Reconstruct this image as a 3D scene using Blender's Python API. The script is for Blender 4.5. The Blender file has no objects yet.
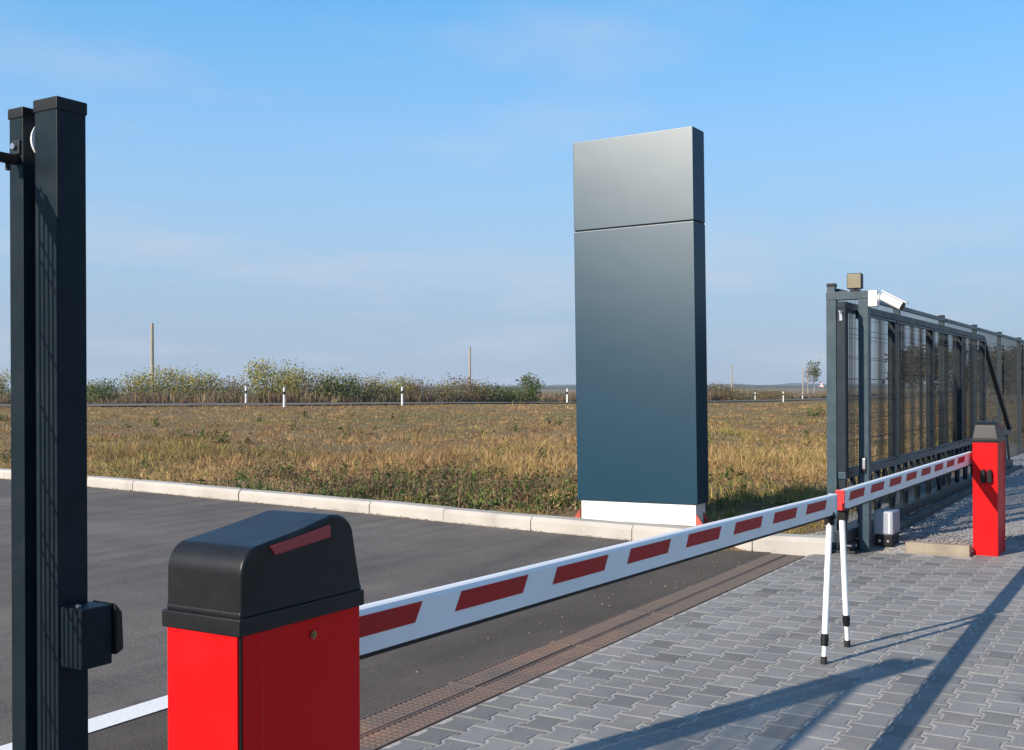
import bpy, bmesh, math, random
import numpy as np
from mathutils import Vector, Matrix, noise as mnoise

R = math.radians
rnd = random.Random(11)
rng = np.random.default_rng(7)
scene = bpy.context.scene
COL = scene.collection

# World axes: X runs along the gate line (away from the camera, to the right), Y points out of the yard, Z is up.
GX, GY = 0.8566, 0.516
def W(lat, d):
    """a spot 'lat' metres to the right and 'd' metres ahead of the yard's corner -> world x, y"""
    return (GX * d + GY * lat, GY * d - GX * lat)
def inv(x, y):
    return (GY * x - GX * y, GX * x + GY * y)   # lat, d

# ------------------------------------------------------------------ materials
def new_mat(name):
    m = bpy.data.materials.new(name); m.use_nodes = True
    nt = m.node_tree
    return m, nt, nt.nodes['Principled BSDF']

def N(nt, t, **kw):
    n = nt.nodes.new(t)
    for k, v in kw.items():
        if k.startswith('i_'):
            n.inputs[k[2:].replace('_', ' ')].default_value = v
        else:
            setattr(n, k, v)
    return n

def ramp(nt, src, stops):
    r = nt.nodes.new('ShaderNodeValToRGB')
    el = r.color_ramp.elements
    while len(el) < len(stops): el.new(0.5)
    for e, (p, c) in zip(el, stops):
        e.position = p; e.color = (*c, 1) if len(c) == 3 else c
    nt.links.new(src, r.inputs['Fac'])
    return r

def coords(nt, scale=(1, 1, 1)):
    tc = nt.nodes.new('ShaderNodeTexCoord')
    mp = nt.nodes.new('ShaderNodeMapping'); mp.inputs['Scale'].default_value = scale
    nt.links.new(tc.outputs['Object'], mp.inputs['Vector'])
    return mp.outputs['Vector']

def noise_n(nt, vec, scale, detail=4, rough=0.55):
    n = nt.nodes.new('ShaderNodeTexNoise')
    n.inputs['Scale'].default_value = scale; n.inputs['Detail'].default_value = detail
    n.inputs['Roughness'].default_value = rough
    nt.links.new(vec, n.inputs['Vector'])
    return n.outputs['Fac']

def mixc(nt, fac, a, b, mode='MIX'):
    m = nt.nodes.new('ShaderNodeMix'); m.data_type = 'RGBA'; m.blend_type = mode
    for sock, v in ((m.inputs[0], fac), (m.inputs[6], a), (m.inputs[7], b)):
        if hasattr(v, 'links'): nt.links.new(v, sock)
        elif isinstance(v, (int, float)): sock.default_value = v
        else: sock.default_value = (*v, 1)
    return m.outputs[2]

def bump(nt, b, src, strength=0.3, dist=0.01):
    n = nt.nodes.new('ShaderNodeBump'); n.inputs['Strength'].default_value = strength
    n.inputs['Distance'].default_value = dist
    nt.links.new(src, n.inputs['Height']); nt.links.new(n.outputs['Normal'], b.inputs['Normal'])

def paint(name, col, rough=0.4, metal=0.0, var=0.12, scale=6.0, bumps=0.0, dust=0.0, coat=0.0, fine=180.0, spec=0.5):
    """painted or plain material with a little real wear: tone drift, gloss drift, fine texture, dust"""
    m, nt, b = new_mat(name)
    v = coords(nt)
    n1 = noise_n(nt, v, scale, 5)
    lo = tuple(c * (1 - var) for c in col); hi = tuple(min(1, c * (1 + var)) for c in col)
    c = ramp(nt, n1, [(0.3, lo), (0.7, hi)]).outputs['Color']
    if dust > 0:
        n2 = noise_n(nt, v, scale * 2.7, 6, 0.7)
        f = ramp(nt, n2, [(0.45, (0, 0, 0)), (0.8, (dust,) * 3)]).outputs['Color']
        c = mixc(nt, f, c, (0.42, 0.38, 0.32))
    nt.links.new(c, b.inputs['Base Color'])
    rr = ramp(nt, n1, [(0.25, (max(0.02, rough - 0.07),) * 3), (0.75, (min(1, rough + 0.07),) * 3)])
    nt.links.new(rr.outputs['Color'], b.inputs['Roughness'])
    b.inputs['Metallic'].default_value = metal
    b.inputs['Coat Weight'].default_value = coat
    b.inputs['Coat Roughness'].default_value = 0.15
    b.inputs['Specular IOR Level'].default_value = spec
    if bumps > 0:
        bump(nt, b, noise_n(nt, v, fine, 3), bumps, 0.002)
    return m

def tint_mat(name, rough=0.8, trans=0.0, var=0.25, scale=2.0, spec=0.25):
    """colour comes from a per-plant / per-stone attribute, with noise on top"""
    m, nt, b = new_mat(name)
    at = N(nt, 'ShaderNodeAttribute', attribute_name='tint')
    v = coords(nt)
    n1 = noise_n(nt, v, scale, 4)
    f = ramp(nt, n1, [(0.25, (1 - var,) * 3), (0.75, (1 + var,) * 3)]).outputs['Color']
    c = mixc(nt, 1.0, at.outputs['Color'], f, 'MULTIPLY')
    nt.links.new(c, b.inputs['Base Color'])
    b.inputs['Roughness'].default_value = rough
    b.inputs['Specular IOR Level'].default_value = spec
    if trans > 0:
        t = nt.nodes.new('ShaderNodeBsdfTranslucent'); nt.links.new(c, t.inputs['Color'])
        mx = nt.nodes.new('ShaderNodeMixShader'); mx.inputs[0].default_value = trans
        nt.links.new(b.outputs[0], mx.inputs[1]); nt.links.new(t.outputs[0], mx.inputs[2])
        nt.links.new(mx.outputs[0], nt.nodes['Material Output'].inputs['Surface'])
    return m

M = {}
M['anthracite'] = paint('anthracite powder coat', (0.0055, 0.0135, 0.019), 0.45, var=0.15, dust=0.02, bumps=0.05, spec=0.16)
M['gate_grey'] = paint('gate slate paint', (0.028, 0.056, 0.074), 0.42, var=0.15, dust=0.05, bumps=0.05, spec=0.35)
M['gate_dark'] = paint('gate dark paint', (0.014, 0.021, 0.027), 0.45, var=0.15, dust=0.05, spec=0.3)
M['gate_leaf'] = paint('gate leaf paint', (0.009, 0.018, 0.025), 0.45, var=0.15, dust=0.03, spec=0.22)
M['wire'] = paint('coated fence wire', (0.009, 0.014, 0.017), 0.5, var=0.1, spec=0.2)
M['black'] = paint('black plastic', (0.007, 0.0075, 0.009), 0.5, var=0.1, spec=0.25)
M['rubber'] = paint('black rubber', (0.010, 0.010, 0.011), 0.75, var=0.1)
M['red'] = paint('red powder coat', (0.66, 0.006, 0.008), 0.40, var=0.05, scale=3, bumps=0.06, dust=0.012, spec=0.13)
M['hood'] = paint('dark grey hood plastic', (0.0125, 0.0135, 0.0155), 0.38, var=0.08, bumps=0.10, fine=420, dust=0.02, spec=0.25)
M['white'] = paint('white paint', (0.80, 0.80, 0.79), 0.4, var=0.04, dust=0.10, scale=4)
M['sticker'] = paint('dark red reflective film', (0.40, 0.010, 0.012), 0.5, var=0.12, scale=30, spec=0.25)
M['redcap'] = paint('bright red plastic', (0.72, 0.03, 0.03), 0.4, var=0.05)
M['brass'] = paint('dull brass', (0.25, 0.19, 0.09), 0.35, metal=0.9)
M['steel'] = paint('zinc steel', (0.55, 0.56, 0.58), 0.3, metal=0.9)
M['grey_plastic'] = paint('pale grey plastic', (0.27, 0.29, 0.34), 0.4, var=0.06, dust=0.06)
M['lamp_face'] = paint('milky lamp face', (0.19, 0.165, 0.10), 0.35, var=0.12)
M['primer'] = paint('red oxide primer', (0.42, 0.06, 0.035), 0.6, var=0.2, dust=0.1)
M['plinth'] = paint('white concrete paint', (0.78, 0.77, 0.74), 0.7, var=0.05, dust=0.18, scale=3)
M['edging'] = paint('tan concrete edging', (0.27, 0.225, 0.165), 0.9, var=0.2, dust=0.2, bumps=0.3, fine=60)
M['wood'] = paint('weathered pole', (0.34, 0.29, 0.22), 0.85, var=0.2)
M['bark'] = paint('grey brown bark', (0.16, 0.12, 0.09), 0.9, var=0.3)
M['palebark'] = paint('pale bark', (0.46, 0.40, 0.36), 0.9, var=0.2)
M['postwhite'] = paint('post white', (0.8, 0.79, 0.76), 0.5, var=0.04, dust=0.1)

def sign_mat():
    m, nt, b = new_mat('slate blue sign panel')
    v = coords(nt)
    n = noise_n(nt, v, 0.9, 3)
    c = ramp(nt, n, [(0.3, (0.004, 0.033, 0.058)), (0.7, (0.006, 0.038, 0.065))]).outputs['Color']
    nt.links.new(c, b.inputs['Base Color'])
    # satin sheet metal: a matt body under a tight-lobed gloss
    df = nt.nodes.new('ShaderNodeBsdfDiffuse'); nt.links.new(c, df.inputs['Color'])
    gl = nt.nodes.new('ShaderNodeBsdfAnisotropic'); gl.distribution = 'BECKMANN'; gl.inputs['Roughness'].default_value = 0.37
    gl.inputs['Color'].default_value = (0.92, 0.98, 1.0, 1)
    bp = nt.nodes.new('ShaderNodeBump'); bp.inputs['Strength'].default_value = 0.06; bp.inputs['Distance'].default_value = 0.02
    nt.links.new(noise_n(nt, v, 1.6, 2), bp.inputs['Height']); nt.links.new(bp.outputs[0], gl.inputs['Normal'])
    mx = nt.nodes.new('ShaderNodeMixShader'); mx.inputs[0].default_value = 0.062
    nt.links.new(df.outputs[0], mx.inputs[1]); nt.links.new(gl.outputs[0], mx.inputs[2])
    nt.links.new(mx.outputs[0], nt.nodes['Material Output'].inputs['Surface'])
    return m
M['sign'] = sign_mat()

def lens_mat():
    m, nt, b = new_mat('ribbed red lens')
    v = coords(nt, (1, 1, 1))
    w = N(nt, 'ShaderNodeTexWave', bands_direction='X'); w.inputs['Scale'].default_value = 190
    nt.links.new(v, w.inputs['Vector'])
    c = ramp(nt, w.outputs['Fac'], [(0.2, (0.26, 0.02, 0.025)), (0.8, (0.52, 0.09, 0.10))]).outputs['Color']
    nt.links.new(c, b.inputs['Base Color']); b.inputs['Roughness'].default_value = 0.22
    bump(nt, b, w.outputs['Fac'], 0.5, 0.002)
    return m
M['lens'] = lens_mat()

def glass_mat():
    m, nt, b = new_mat('dark lens glass')
    b.inputs['Base Color'].default_value = (0.01, 0.01, 0.012, 1); b.inputs['Roughness'].default_value = 0.05
    return m
M['glass'] = glass_mat()

def asphalt_mat():
    m, nt, b = new_mat('asphalt')
    v = coords(nt)
    big = noise_n(nt, v, 0.22, 4, 0.6)
    mid = noise_n(nt, v, 2.2, 6, 0.65)
    stre = N(nt, 'ShaderNodeTexNoise'); stre.inputs['Scale'].default_value = 1.0; stre.inputs['Detail'].default_value = 6
    nt.links.new(coords(nt, (0.35, 2.6, 1)), stre.inputs['Vector'])
    c = ramp(nt, big, [(0.3, (0.102, 0.089, 0.078)), (0.7, (0.170, 0.149, 0.130))]).outputs['Color']
    c = mixc(nt, ramp(nt, mid, [(0.42, (0, 0, 0)), (0.72, (0.45,) * 3)]).outputs['Color'], c, (0.16, 0.142, 0.124))
    c = mixc(nt, ramp(nt, stre.outputs['Fac'], [(0.46, (0, 0, 0)), (0.66, (0.6,) * 3)]).outputs['Color'], c, (0.070, 0.064, 0.059))
    # light aggregate and dark pits
    vo = N(nt, 'ShaderNodeTexVoronoi'); vo.inputs['Scale'].default_value = 110
    nt.links.new(v, vo.inputs['Vector'])
    sp = ramp(nt, vo.outputs['Color'], [(0.5, (0, 0, 0)), (0.95, (0.6,) * 3)]).outputs['Color']
    c = mixc(nt, sp, c, (0.21, 0.192, 0.17))
    fine = noise_n(nt, v, 140, 2)
    c = mixc(nt, ramp(nt, fine, [(0.28, (0.6,) * 3), (0.45, (0, 0, 0))]).outputs['Color'], c, (0.03, 0.03, 0.03))
    # warm silt washed against the drain and the kerb
    tc = nt.nodes.new('ShaderNodeTexCoord'); sx = nt.nodes.new('ShaderNodeSeparateXYZ')
    nt.links.new(tc.outputs['Object'], sx.inputs[0])
    mr = N(nt, 'ShaderNodeMapRange'); mr.inputs[1].default_value = 3.0; mr.inputs[2].default_value = 4.1
    mr.inputs[3].default_value = 0.75; mr.inputs[4].default_value = 0.0
    nt.links.new(sx.outputs['Y'], mr.inputs[0])
    mu = N(nt, 'ShaderNodeMath', operation='MULTIPLY')
    nt.links.new(mr.outputs[0], mu.inputs[0]); nt.links.new(mid, mu.inputs[1])
    c = mixc(nt, mu.outputs[0], c, (0.15, 0.125, 0.10))
    old = N(nt, 'ShaderNodeMath', operation='LESS_THAN'); old.inputs[1].default_value = 3.91
    nt.links.new(sx.outputs['Y'], old.inputs[0])
    c = mixc(nt, old.outputs[0], c, mixc(nt, 1.0, c, (0.66, 0.64, 0.63), 'MULTIPLY'))
    pat = noise_n(nt, v, 0.75, 5, 0.7)
    c = mixc(nt, 1.0, c, ramp(nt, pat, [(0.32, (0.82,) * 3), (0.5, (1.0,) * 3), (0.68, (1.20, 1.19, 1.17))]).outputs['Color'], 'MULTIPLY')
    nt.links.new(c, b.inputs['Base Color'])
    b.inputs['Roughness'].default_value = 0.9; b.inputs['Specular IOR Level'].default_value = 0.15
    h = nt.nodes.new('ShaderNodeMath'); h.operation = 'ADD'
    nt.links.new(vo.outputs['Distance'], h.inputs[0]); nt.links.new(fine, h.inputs[1])
    bump(nt, b, h.outputs[0], 0.28, 0.005)
    return m
M['asphalt'] = asphalt_mat()

def road_mat():
    m, nt, b = new_mat('distant road surface')
    n = noise_n(nt, coords(nt), 0.5, 4)
    c = ramp(nt, n, [(0.3, (0.13, 0.12, 0.108)), (0.7, (0.18, 0.165, 0.148))]).outputs['Color']
    nt.links.new(c, b.inputs['Base Color']); b.inputs['Roughness'].default_value = 1.0; b.inputs['Specular IOR Level'].default_value = 0.0
    return m
M['road'] = road_mat()

def line_mat():
    m, nt, b = new_mat('worn road paint')
    v = coords(nt)
    n = noise_n(nt, v, 60, 4, 0.7)
    c = mixc(nt, ramp(nt, n, [(0.56, (0, 0, 0)), (0.74, (0.8,) * 3)]).outputs['Color'], (0.78, 0.77, 0.74), (0.20, 0.19, 0.18))
    nt.links.new(c, b.inputs['Base Color']); b.inputs['Roughness'].default_value = 0.65
    bump(nt, b, n, 0.3, 0.003)
    return m
M['line'] = line_mat()

def stone_mat():
    m, nt, b = new_mat('concrete paver')
    at = N(nt, 'ShaderNodeAttribute', attribute_name='tint')
    v = coords(nt)
    n1 = noise_n(nt, v, 3.0, 6, 0.65); n2 = noise_n(nt, v, 120, 3, 0.7)
    c = mixc(nt, 1.0, at.outputs['Color'], ramp(nt, n1, [(0.3, (0.84,) * 3), (0.7, (1.12, 1.11, 1.08))]).outputs['Color'], 'MULTIPLY')
    c = mixc(nt, 1.0, c, ramp(nt, n2, [(0.3, (0.72,) * 3), (0.7, (1.22,) * 3)]).outputs['Color'], 'MULTIPLY')
    n3 = noise_n(nt, v, 1.1, 5, 0.6)
    c = mixc(nt, ramp(nt, n3, [(0.5, (0, 0, 0)), (0.8, (0.35,) * 3)]).outputs['Color'], c, (0.27, 0.245, 0.21))
    nt.links.new(c, b.inputs['Base Color']); b.inputs['Roughness'].default_value = 0.75
    b.inputs['Specular IOR Level'].default_value = 0.4
    # old oil drips and damp blotches
    n4 = noise_n(nt, v, 2.3, 3, 0.5)
    c = mixc(nt, ramp(nt, n4, [(0.66, (0, 0, 0)), (0.76, (0.5,) * 3)]).outputs['Color'], c, (0.085, 0.08, 0.075))
    nt.links.new(c, b.inputs['Base Color'])
    bump(nt, b, n2, 0.35, 0.004)
    return m
M['stone'] = stone_mat()

def gravel_mat():
    m, nt, b = new_mat('grey crushed gravel')
    v = coords(nt)
    vo = N(nt, 'ShaderNodeTexVoronoi'); vo.inputs['Scale'].default_value = 48
    nt.links.new(v, vo.inputs['Vector'])
    c = ramp(nt, vo.outputs['Color'], [(0.1, (0.20, 0.19, 0.18)), (0.9, (0.34, 0.325, 0.31))]).outputs['Color']
    nt.links.new(c, b.inputs['Base Color']); b.inputs['Roughness'].default_value = 0.9
    bump(nt, b, vo.outputs['Distance'], 0.6, 0.012)
    return m
M['gravel'] = gravel_mat()

def sand_mat():
    m, nt, b = new_mat('joint sand')
    n = noise_n(nt, coords(nt), 40, 4)
    c = ramp(nt, n, [(0.3, (0.30, 0.275, 0.24)), (0.7, (0.45, 0.415, 0.36))]).outputs['Color']
    nt.links.new(c, b.inputs['Base Color']); b.inputs['Roughness'].default_value = 0.95
    return m
M['sand'] = sand_mat()

def kerb_mat():
    m, nt, b = new_mat('pale concrete kerb')
    v = coords(nt)
    n1 = noise_n(nt, v, 1.4, 6, 0.65); n2 = noise_n(nt, v, 55, 4, 0.7)
    c = ramp(nt, n1, [(0.25, (0.31, 0.285, 0.245)), (0.45, (0.42, 0.39, 0.345)), (0.75, (0.49, 0.46, 0.41))]).outputs['Color']
    c = mixc(nt, ramp(nt, n2, [(0.56, (0, 0, 0)), (0.8, (0.6,) * 3)]).outputs['Color'], c, (0.30, 0.27, 0.22))
    nt.links.new(c, b.inputs['Base Color']); b.inputs['Roughness'].default_value = 0.85
    bump(nt, b, n2, 0.35, 0.004)
    return m
M['kerb'] = kerb_mat()

def grate_mat():
    m, nt, b = new_mat('rusty cast iron grating')
    v = coords(nt)
    n1 = noise_n(nt, v, 2.6, 6, 0.65); n2 = noise_n(nt, v, 40, 4, 0.7)
    c = ramp(nt, n1, [(0.3, (0.085, 0.078, 0.074)), (0.52, (0.14, 0.095, 0.074)), (0.74, (0.225, 0.122, 0.078))]).outputs['Color']
    c = mixc(nt, ramp(nt, n2, [(0.5, (0, 0, 0)), (0.8, (0.6,) * 3)]).outputs['Color'], c, (0.17, 0.145, 0.12))
    # silt settles on the end by the kerb
    tc = nt.nodes.new('ShaderNodeTexCoord'); sx = nt.nodes.new('ShaderNodeSeparateXYZ'); nt.links.new(tc.outputs['Object'], sx.inputs[0])
    mr = N(nt, 'ShaderNodeMapRange'); mr.inputs[1].default_value = 5.2; mr.inputs[2].default_value = 7.2; mr.inputs[3].default_value = 0.0; mr.inputs[4].default_value = 0.85
    nt.links.new(sx.outputs['X'], mr.inputs[0]); c = mixc(nt, mr.outputs[0], c, (0.115, 0.095, 0.078))
    nt.links.new(c, b.inputs['Base Color']); b.inputs['Roughness'].default_value = 0.85
    bump(nt, b, n2, 0.4, 0.003)
    return m
M['grate'] = grate_mat()

def ground_mat():
    m, nt, b = new_mat('dry field soil')
    v = coords(nt)
    n0 = noise_n(nt, v, 0.06, 4); n1 = noise_n(nt, v, 0.5, 6, 0.65); n2 = noise_n(nt, v, 9, 5, 0.7)
    c = ramp(nt, n1, [(0.3, (0.19, 0.12, 0.062)), (0.5, (0.26, 0.178, 0.088)), (0.7, (0.31, 0.225, 0.108))]).outputs['Color']
    c = mixc(nt, ramp(nt, n0, [(0.42, (0, 0, 0)), (0.62, (0.7,) * 3)]).outputs['Color'], c, (0.165, 0.165, 0.058))
    c = mixc(nt, ramp(nt, n2, [(0.35, (0.6,) * 3), (0.6, (0, 0, 0))]).outputs['Color'], c, (0.075, 0.058, 0.042))
    nt.links.new(c, b.inputs['Base Color']); b.inputs['Roughness'].default_value = 0.95
    b.inputs['Specular IOR Level'].default_value = 0.1
    bump(nt, b, n2, 0.8, 0.06)
    return m
M['ground'] = ground_mat()

def hill_mat():
    m, nt, b = new_mat('wooded hill')
    n = noise_n(nt, coords(nt), 0.03, 6, 0.7)
    c = ramp(nt, n, [(0.3, (0.03, 0.045, 0.03)), (0.7, (0.07, 0.085, 0.05))]).outputs['Color']
    nt.links.new(c, b.inputs['Base Color']); b.inputs['Roughness'].default_value = 1.0
    b.inputs['Specular IOR Level'].default_value = 0.0
    return m
M['hill'] = hill_mat()
M['grass'] = tint_mat('dry grass blades', 0.8, 0.25, 0.25, 0.8)
M['weed'] = tint_mat('green weed leaves', 0.65, 0.3, 0.3, 1.5)
M['leaf'] = tint_mat('bush leaves', 0.6, 0.42, 0.2, 1.2)

# ------------------------------------------------------------------ mesh helpers
class MB:
    def __init__(s): s.v = []; s.f = []; s.mi = []
    def add(s, vs, fs, mi=0):
        o = len(s.v); s.v += [tuple(p) for p in vs]
        for f in fs: s.f.append(tuple(o + i for i in f)); s.mi.append(mi)
    def box(s, x0, x1, y0, y1, z0, z1, mi=0):
        s.add([(x0,y0,z0),(x1,y0,z0),(x1,y1,z0),(x0,y1,z0),(x0,y0,z1),(x1,y0,z1),(x1,y1,z1),(x0,y1,z1)],
              [(3,2,1,0),(4,5,6,7),(0,1,5,4),(1,2,6,5),(2,3,7,6),(3,0,4,7)], mi)
    def prism(s, a, b, mi=0):
        """loft between two equal-length closed loops, capped"""
        n = len(a)
        s.add(list(a) + list(b), [tuple(range(n))[::-1], tuple(range(n, 2*n))] + [(i, (i+1) % n, n + (i+1) % n, n + i) for i in range(n)], mi)
    def bar(s, p0, p1, w, h, mi=0, up=(0,0,1)):
        p0, p1 = Vector(p0), Vector(p1); d = (p1 - p0).normalized(); up = Vector(up)
        if abs(d.dot(up)) > 0.99: up = Vector((1, 0, 0))
        sx = d.cross(up).normalized() * (w/2); sz = sx.cross(d).normalized() * (h/2)
        q = [-sx-sz, sx-sz, sx+sz, -sx+sz]
        s.prism([p0+c for c in q], [p1+c for c in q], mi)
    def tube(s, p0, p1, r0, r1=None, n=12, mi=0):
        r1 = r0 if r1 is None else r1
        p0, p1 = Vector(p0), Vector(p1); d = (p1 - p0).normalized()
        u = d.orthogonal().normalized(); w = d.cross(u)
        ring = [(math.cos(2*math.pi*i/n), math.sin(2*math.pi*i/n)) for i in range(n)]
        s.prism([p0 + (u*c + w*q)*r0 for c, q in ring], [p1 + (u*c + w*q)*r1 for c, q in ring], mi)
    def build(s, name, mats, parent=None, bevel=0.0, seg=2, smooth=False, loc=None):
        me = bpy.data.meshes.new(name); me.from_pydata(s.v, [], s.f)
        mats = mats if isinstance(mats, (list, tuple)) else [mats]
        for m in mats: me.materials.append(m)
        me.polygons.foreach_set('material_index', s.mi)
        bm = bmesh.new(); bm.from_mesh(me)
        bmesh.ops.recalc_face_normals(bm, faces=bm.faces)
        if bevel > 0:
            ed = [e for e in bm.edges if len(e.link_faces) == 2 and e.calc_face_angle(0) > R(32)]
            bmesh.ops.bevel(bm, geom=ed, offset=bevel, segments=seg, profile=0.5, affect='EDGES', clamp_overlap=True)
        bm.to_mesh(me); bm.free()
        if smooth or bevel > 0:
            me.polygons.foreach_set('use_smooth', [True] * len(me.polygons))
            try: me.set_sharp_from_angle(angle=R(30))
            except Exception: pass
        o = link(bpy.data.objects.new(name, me), parent, loc)
        if bevel > 0:
            wn = o.modifiers.new('flat faces', 'WEIGHTED_NORMAL'); wn.keep_sharp = True; wn.weight = 100
        return o

def link(o, parent=None, loc=None):
    COL.objects.link(o)
    if parent is not None: o.parent = parent
    if loc is not None: o.location = loc
    return o
def tag(o, label=None, cat=None, group=None, kind=None):
    if label: o['label'] = label
    if cat: o['category'] = cat
    if group: o['group'] = group
    if kind: o['kind'] = kind
    return o
def thing(name, label, cat, loc, group=None, rz=0):
    e = bpy.data.objects.new(name, None); e.empty_display_size = 0.2
    link(e, None, loc); e.rotation_euler.z = rz
    return tag(e, label, cat, group)
def copy_tree(o, parent=None):
    c = o.copy(); COL.objects.link(c)
    if parent is not None: c.parent = parent
    for ch in list(o.children): copy_tree(ch, c)
    return c

def np_mesh(name, verts, faces, mat, tint=None, parent=None, loc=None):
    """verts (n,3); faces (m,k) of equal size"""
    verts = np.asarray(verts, np.float32); faces = np.asarray(faces, np.int32)
    me = bpy.data.meshes.new(name); k = faces.shape[1]
    me.vertices.add(len(verts)); me.vertices.foreach_set('co', verts.ravel())
    me.loops.add(faces.size); me.loops.foreach_set('vertex_index', faces.ravel())
    me.polygons.add(len(faces))
    me.polygons.foreach_set('loop_start', np.arange(0, faces.size, k, dtype=np.int32))
    me.update(calc_edges=True)
    if tint is not None:
        a = me.color_attributes.new('tint', 'FLOAT_COLOR', 'POINT')
        t = np.ones((len(verts), 4), np.float32); t[:, :3] = tint
        a.data.foreach_set('color', t.ravel())
    me.materials.append(mat)
    return link(bpy.data.objects.new(name, me), parent, loc)

# ------------------------------------------------------------------ terrain
KERB = [(9.32, 2.56), (9.25, 2.95), (9.23, 3.3), (9.27, 3.9), (9.45, 5.2), (9.66, 6.6), (9.93, 8.0), (10.32, 10.8), (10.70, 13.6),
        (11.04, 16.3), (11.42, 19.5), (11.9, 24.0), (12.6, 32.0), (13.3, 42.0)]
_kv = np.array([k[1] for k in KERB]); _ku = np.array([k[0] for k in KERB])
def kerb_u(v): return np.interp(v, _kv, _ku)

def terrain_z(x, y):
    x = np.asarray(x, float); y = np.asarray(y, float)
    lat, d = inv(x, y)
    s = x - kerb_u(y)
    z = np.interp(d, [0, 10, 14, 20, 30, 45, 57, 66, 80, 110, 170, 260, 600, 4000],
                     [.07, .07, .03, .0, .10, .28, .44, .46, .24, -.10, -.55, -.9, -1.2, -1.2])
    bumpy = (np.sin(x*0.9 + y*0.37) * np.cos(y*0.71 - x*0.2) * 0.035 + np.sin(x*0.31 - y*0.53) * 0.05) * np.clip((d-10)/6, 0, 1) * np.clip((58-d)/6, 0, 1)
    z = z + bumpy
    # yard side: under the asphalt, paving and gravel the sheet lies lower
    yard = (s < 0.12) | ((y < 2.75) & (x < 60))
    # keep the soil under the gravel and paving beside the gate
    z = np.where(yard, -0.09, z)
    return z

def make_ground():
    lats = np.concatenate([-np.geomspace(30, 4000, 26)[::-1], np.arange(-29.5, 30, 0.5), np.geomspace(30, 4000, 26)])
    ds = np.concatenate([-np.geomspace(6, 4000, 14)[::-1], np.arange(-5, 8, 1.0), np.arange(8, 30, 0.35), np.arange(30, 72, 0.8), np.geomspace(72.5, 4500, 45)])
    L, D = np.meshgrid(lats, ds)
    X = GX*D + GY*L; Y = GY*D - GX*L
    Z = terrain_z(X, Y)
    nv, nu = L.shape
    idx = np.arange(nv*nu).reshape(nv, nu)
    f = np.stack([idx[:-1, :-1].ravel(), idx[:-1, 1:].ravel(), idx[1:, 1:].ravel(), idx[1:, :-1].ravel()], 1)
    o = np_mesh('ground', np.stack([X.ravel(), Y.ravel(), Z.ravel()], 1), f, M['ground'])
    o.data.polygons.foreach_set('use_smooth', [True]*len(o.data.polygons))
    tag(o, kind='structure')
make_ground()

# asphalt apron between the drain and the kerb
def make_asphalt():
    vs = [(-30, 3.02)]
    mb = MB()
    pts = [(kerb_u(v) + 0.03, v) for v in [3.02] + [q for q in _kv if q > 3.05]]
    loop = [(x, y, -0.004) for x, y in pts] + [(-30, 42.0, -0.004), (-30, 3.02, -0.004)]
    low = [(x, y, -0.12) for x, y, _ in loop]
    mb.prism(low, loop)
    tag(mb.build('asphalt_road', M['asphalt']), kind='structure')
make_asphalt()

mb = MB()
mb.add([(-12, 3.835, 0.001), (9.15, 3.835, 0.001), (9.15, 3.995, 0.001), (-12, 3.995, 0.001)], [(0, 1, 2, 3)])
tag(mb.build('road_marking', M['line']), kind='structure')

# kerb blocks
def make_kerb():
    mb = MB()
    P = [Vector((x, y)) for x, y in KERB]
    # arc-length resample into blocks
    seg = [(P[i+1]-P[i]).length for i in range(len(P)-1)]
    cum = [0]
    for s in seg: cum.append(cum[-1] + s)
    def at(t):
        for i in range(len(seg)):
            if t <= cum[i+1] or i == len(seg)-1:
                return P[i].lerp(P[i+1], (t-cum[i])/seg[i])
    t = 0.0; w, h = 0.2, 0.135; first = True
    while t < cum[-1] - 0.5:
        L = 0.62 if first else 1.18
        first = False
        t1 = min(t + L, cum[-1]); g = 0.006
        g *= 0.5; a, b = at(t+g), at(t1-g); d = (b-a).normalized(); nrm = Vector((d.y, -d.x))  # to +x, behind
        if nrm.x < 0: nrm = -nrm
        jz = rnd.uniform(-0.005, 0.005); jx = rnd.uniform(-0.006, 0.006)
        def ring(p):
            return [(p.x + nrm.x*(q+jx), p.y + nrm.y*(q+jx), z + (jz if z > 0 else 0)) for q, z in
                    ((-0.004, -0.1), (0.0, h-0.035), (0.03, h), (w, h), (w, -0.1))]
        mb.prism(ring(a), ring(b))
        t = t1
    o = mb.build('kerb', M['kerb'], bevel=0.007, seg=2)
    tag(o, kind='structure')
make_kerb()

# drain gratings: two rows of rusty cast iron, real slots
def make_drain():
    mb = MB(); y0 = 2.70
    mb.box(-6, 9.25, y0-0.005, y0+0.325, -0.2, -0.025, 1)     # dark channel below
    u = -5.6
    while u < 9.1:
        L = min(1.0, 9.2-u)
        for r in range(2):
            ya = y0 + 0.004 + r*0.161; yb = ya + 0.151; z0, z1 = -0.02, -0.003 + rnd.uniform(-0.0015, 0.0015)
            xa, xb = u+0.007, u+L-0.007
            mb.box(xa, xb, ya, ya+0.012, z0, z1); mb.box(xa, xb, yb-0.012, yb, z0, z1)
            mb.box(xa, xa+0.014, ya+0.012, yb-0.012, z0, z1); mb.box(xb-0.014, xb, ya+0.012, yb-0.012, z0, z1)
            k = int((xb-xa-0.028)/0.036)
            for i in range(k):
                c = xa + 0.014 + (i+0.5)*(xb-xa-0.028)/k
                mb.box(c-0.011, c+0.011, ya+0.012, yb-0.012, z0, z1-0.002)
            for q in (1, 2, 3):
                yc = ya + 0.012 + q*(yb-ya-0.024)/4
                mb.box(xa+0.014, xb-0.014, yc-0.005, yc+0.005, z0, z1-0.004)
        u += 1.0
    o = mb.build('drain_channel', [M['grate'], M['black']])
    tag(o, kind='structure')
make_drain()

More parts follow.
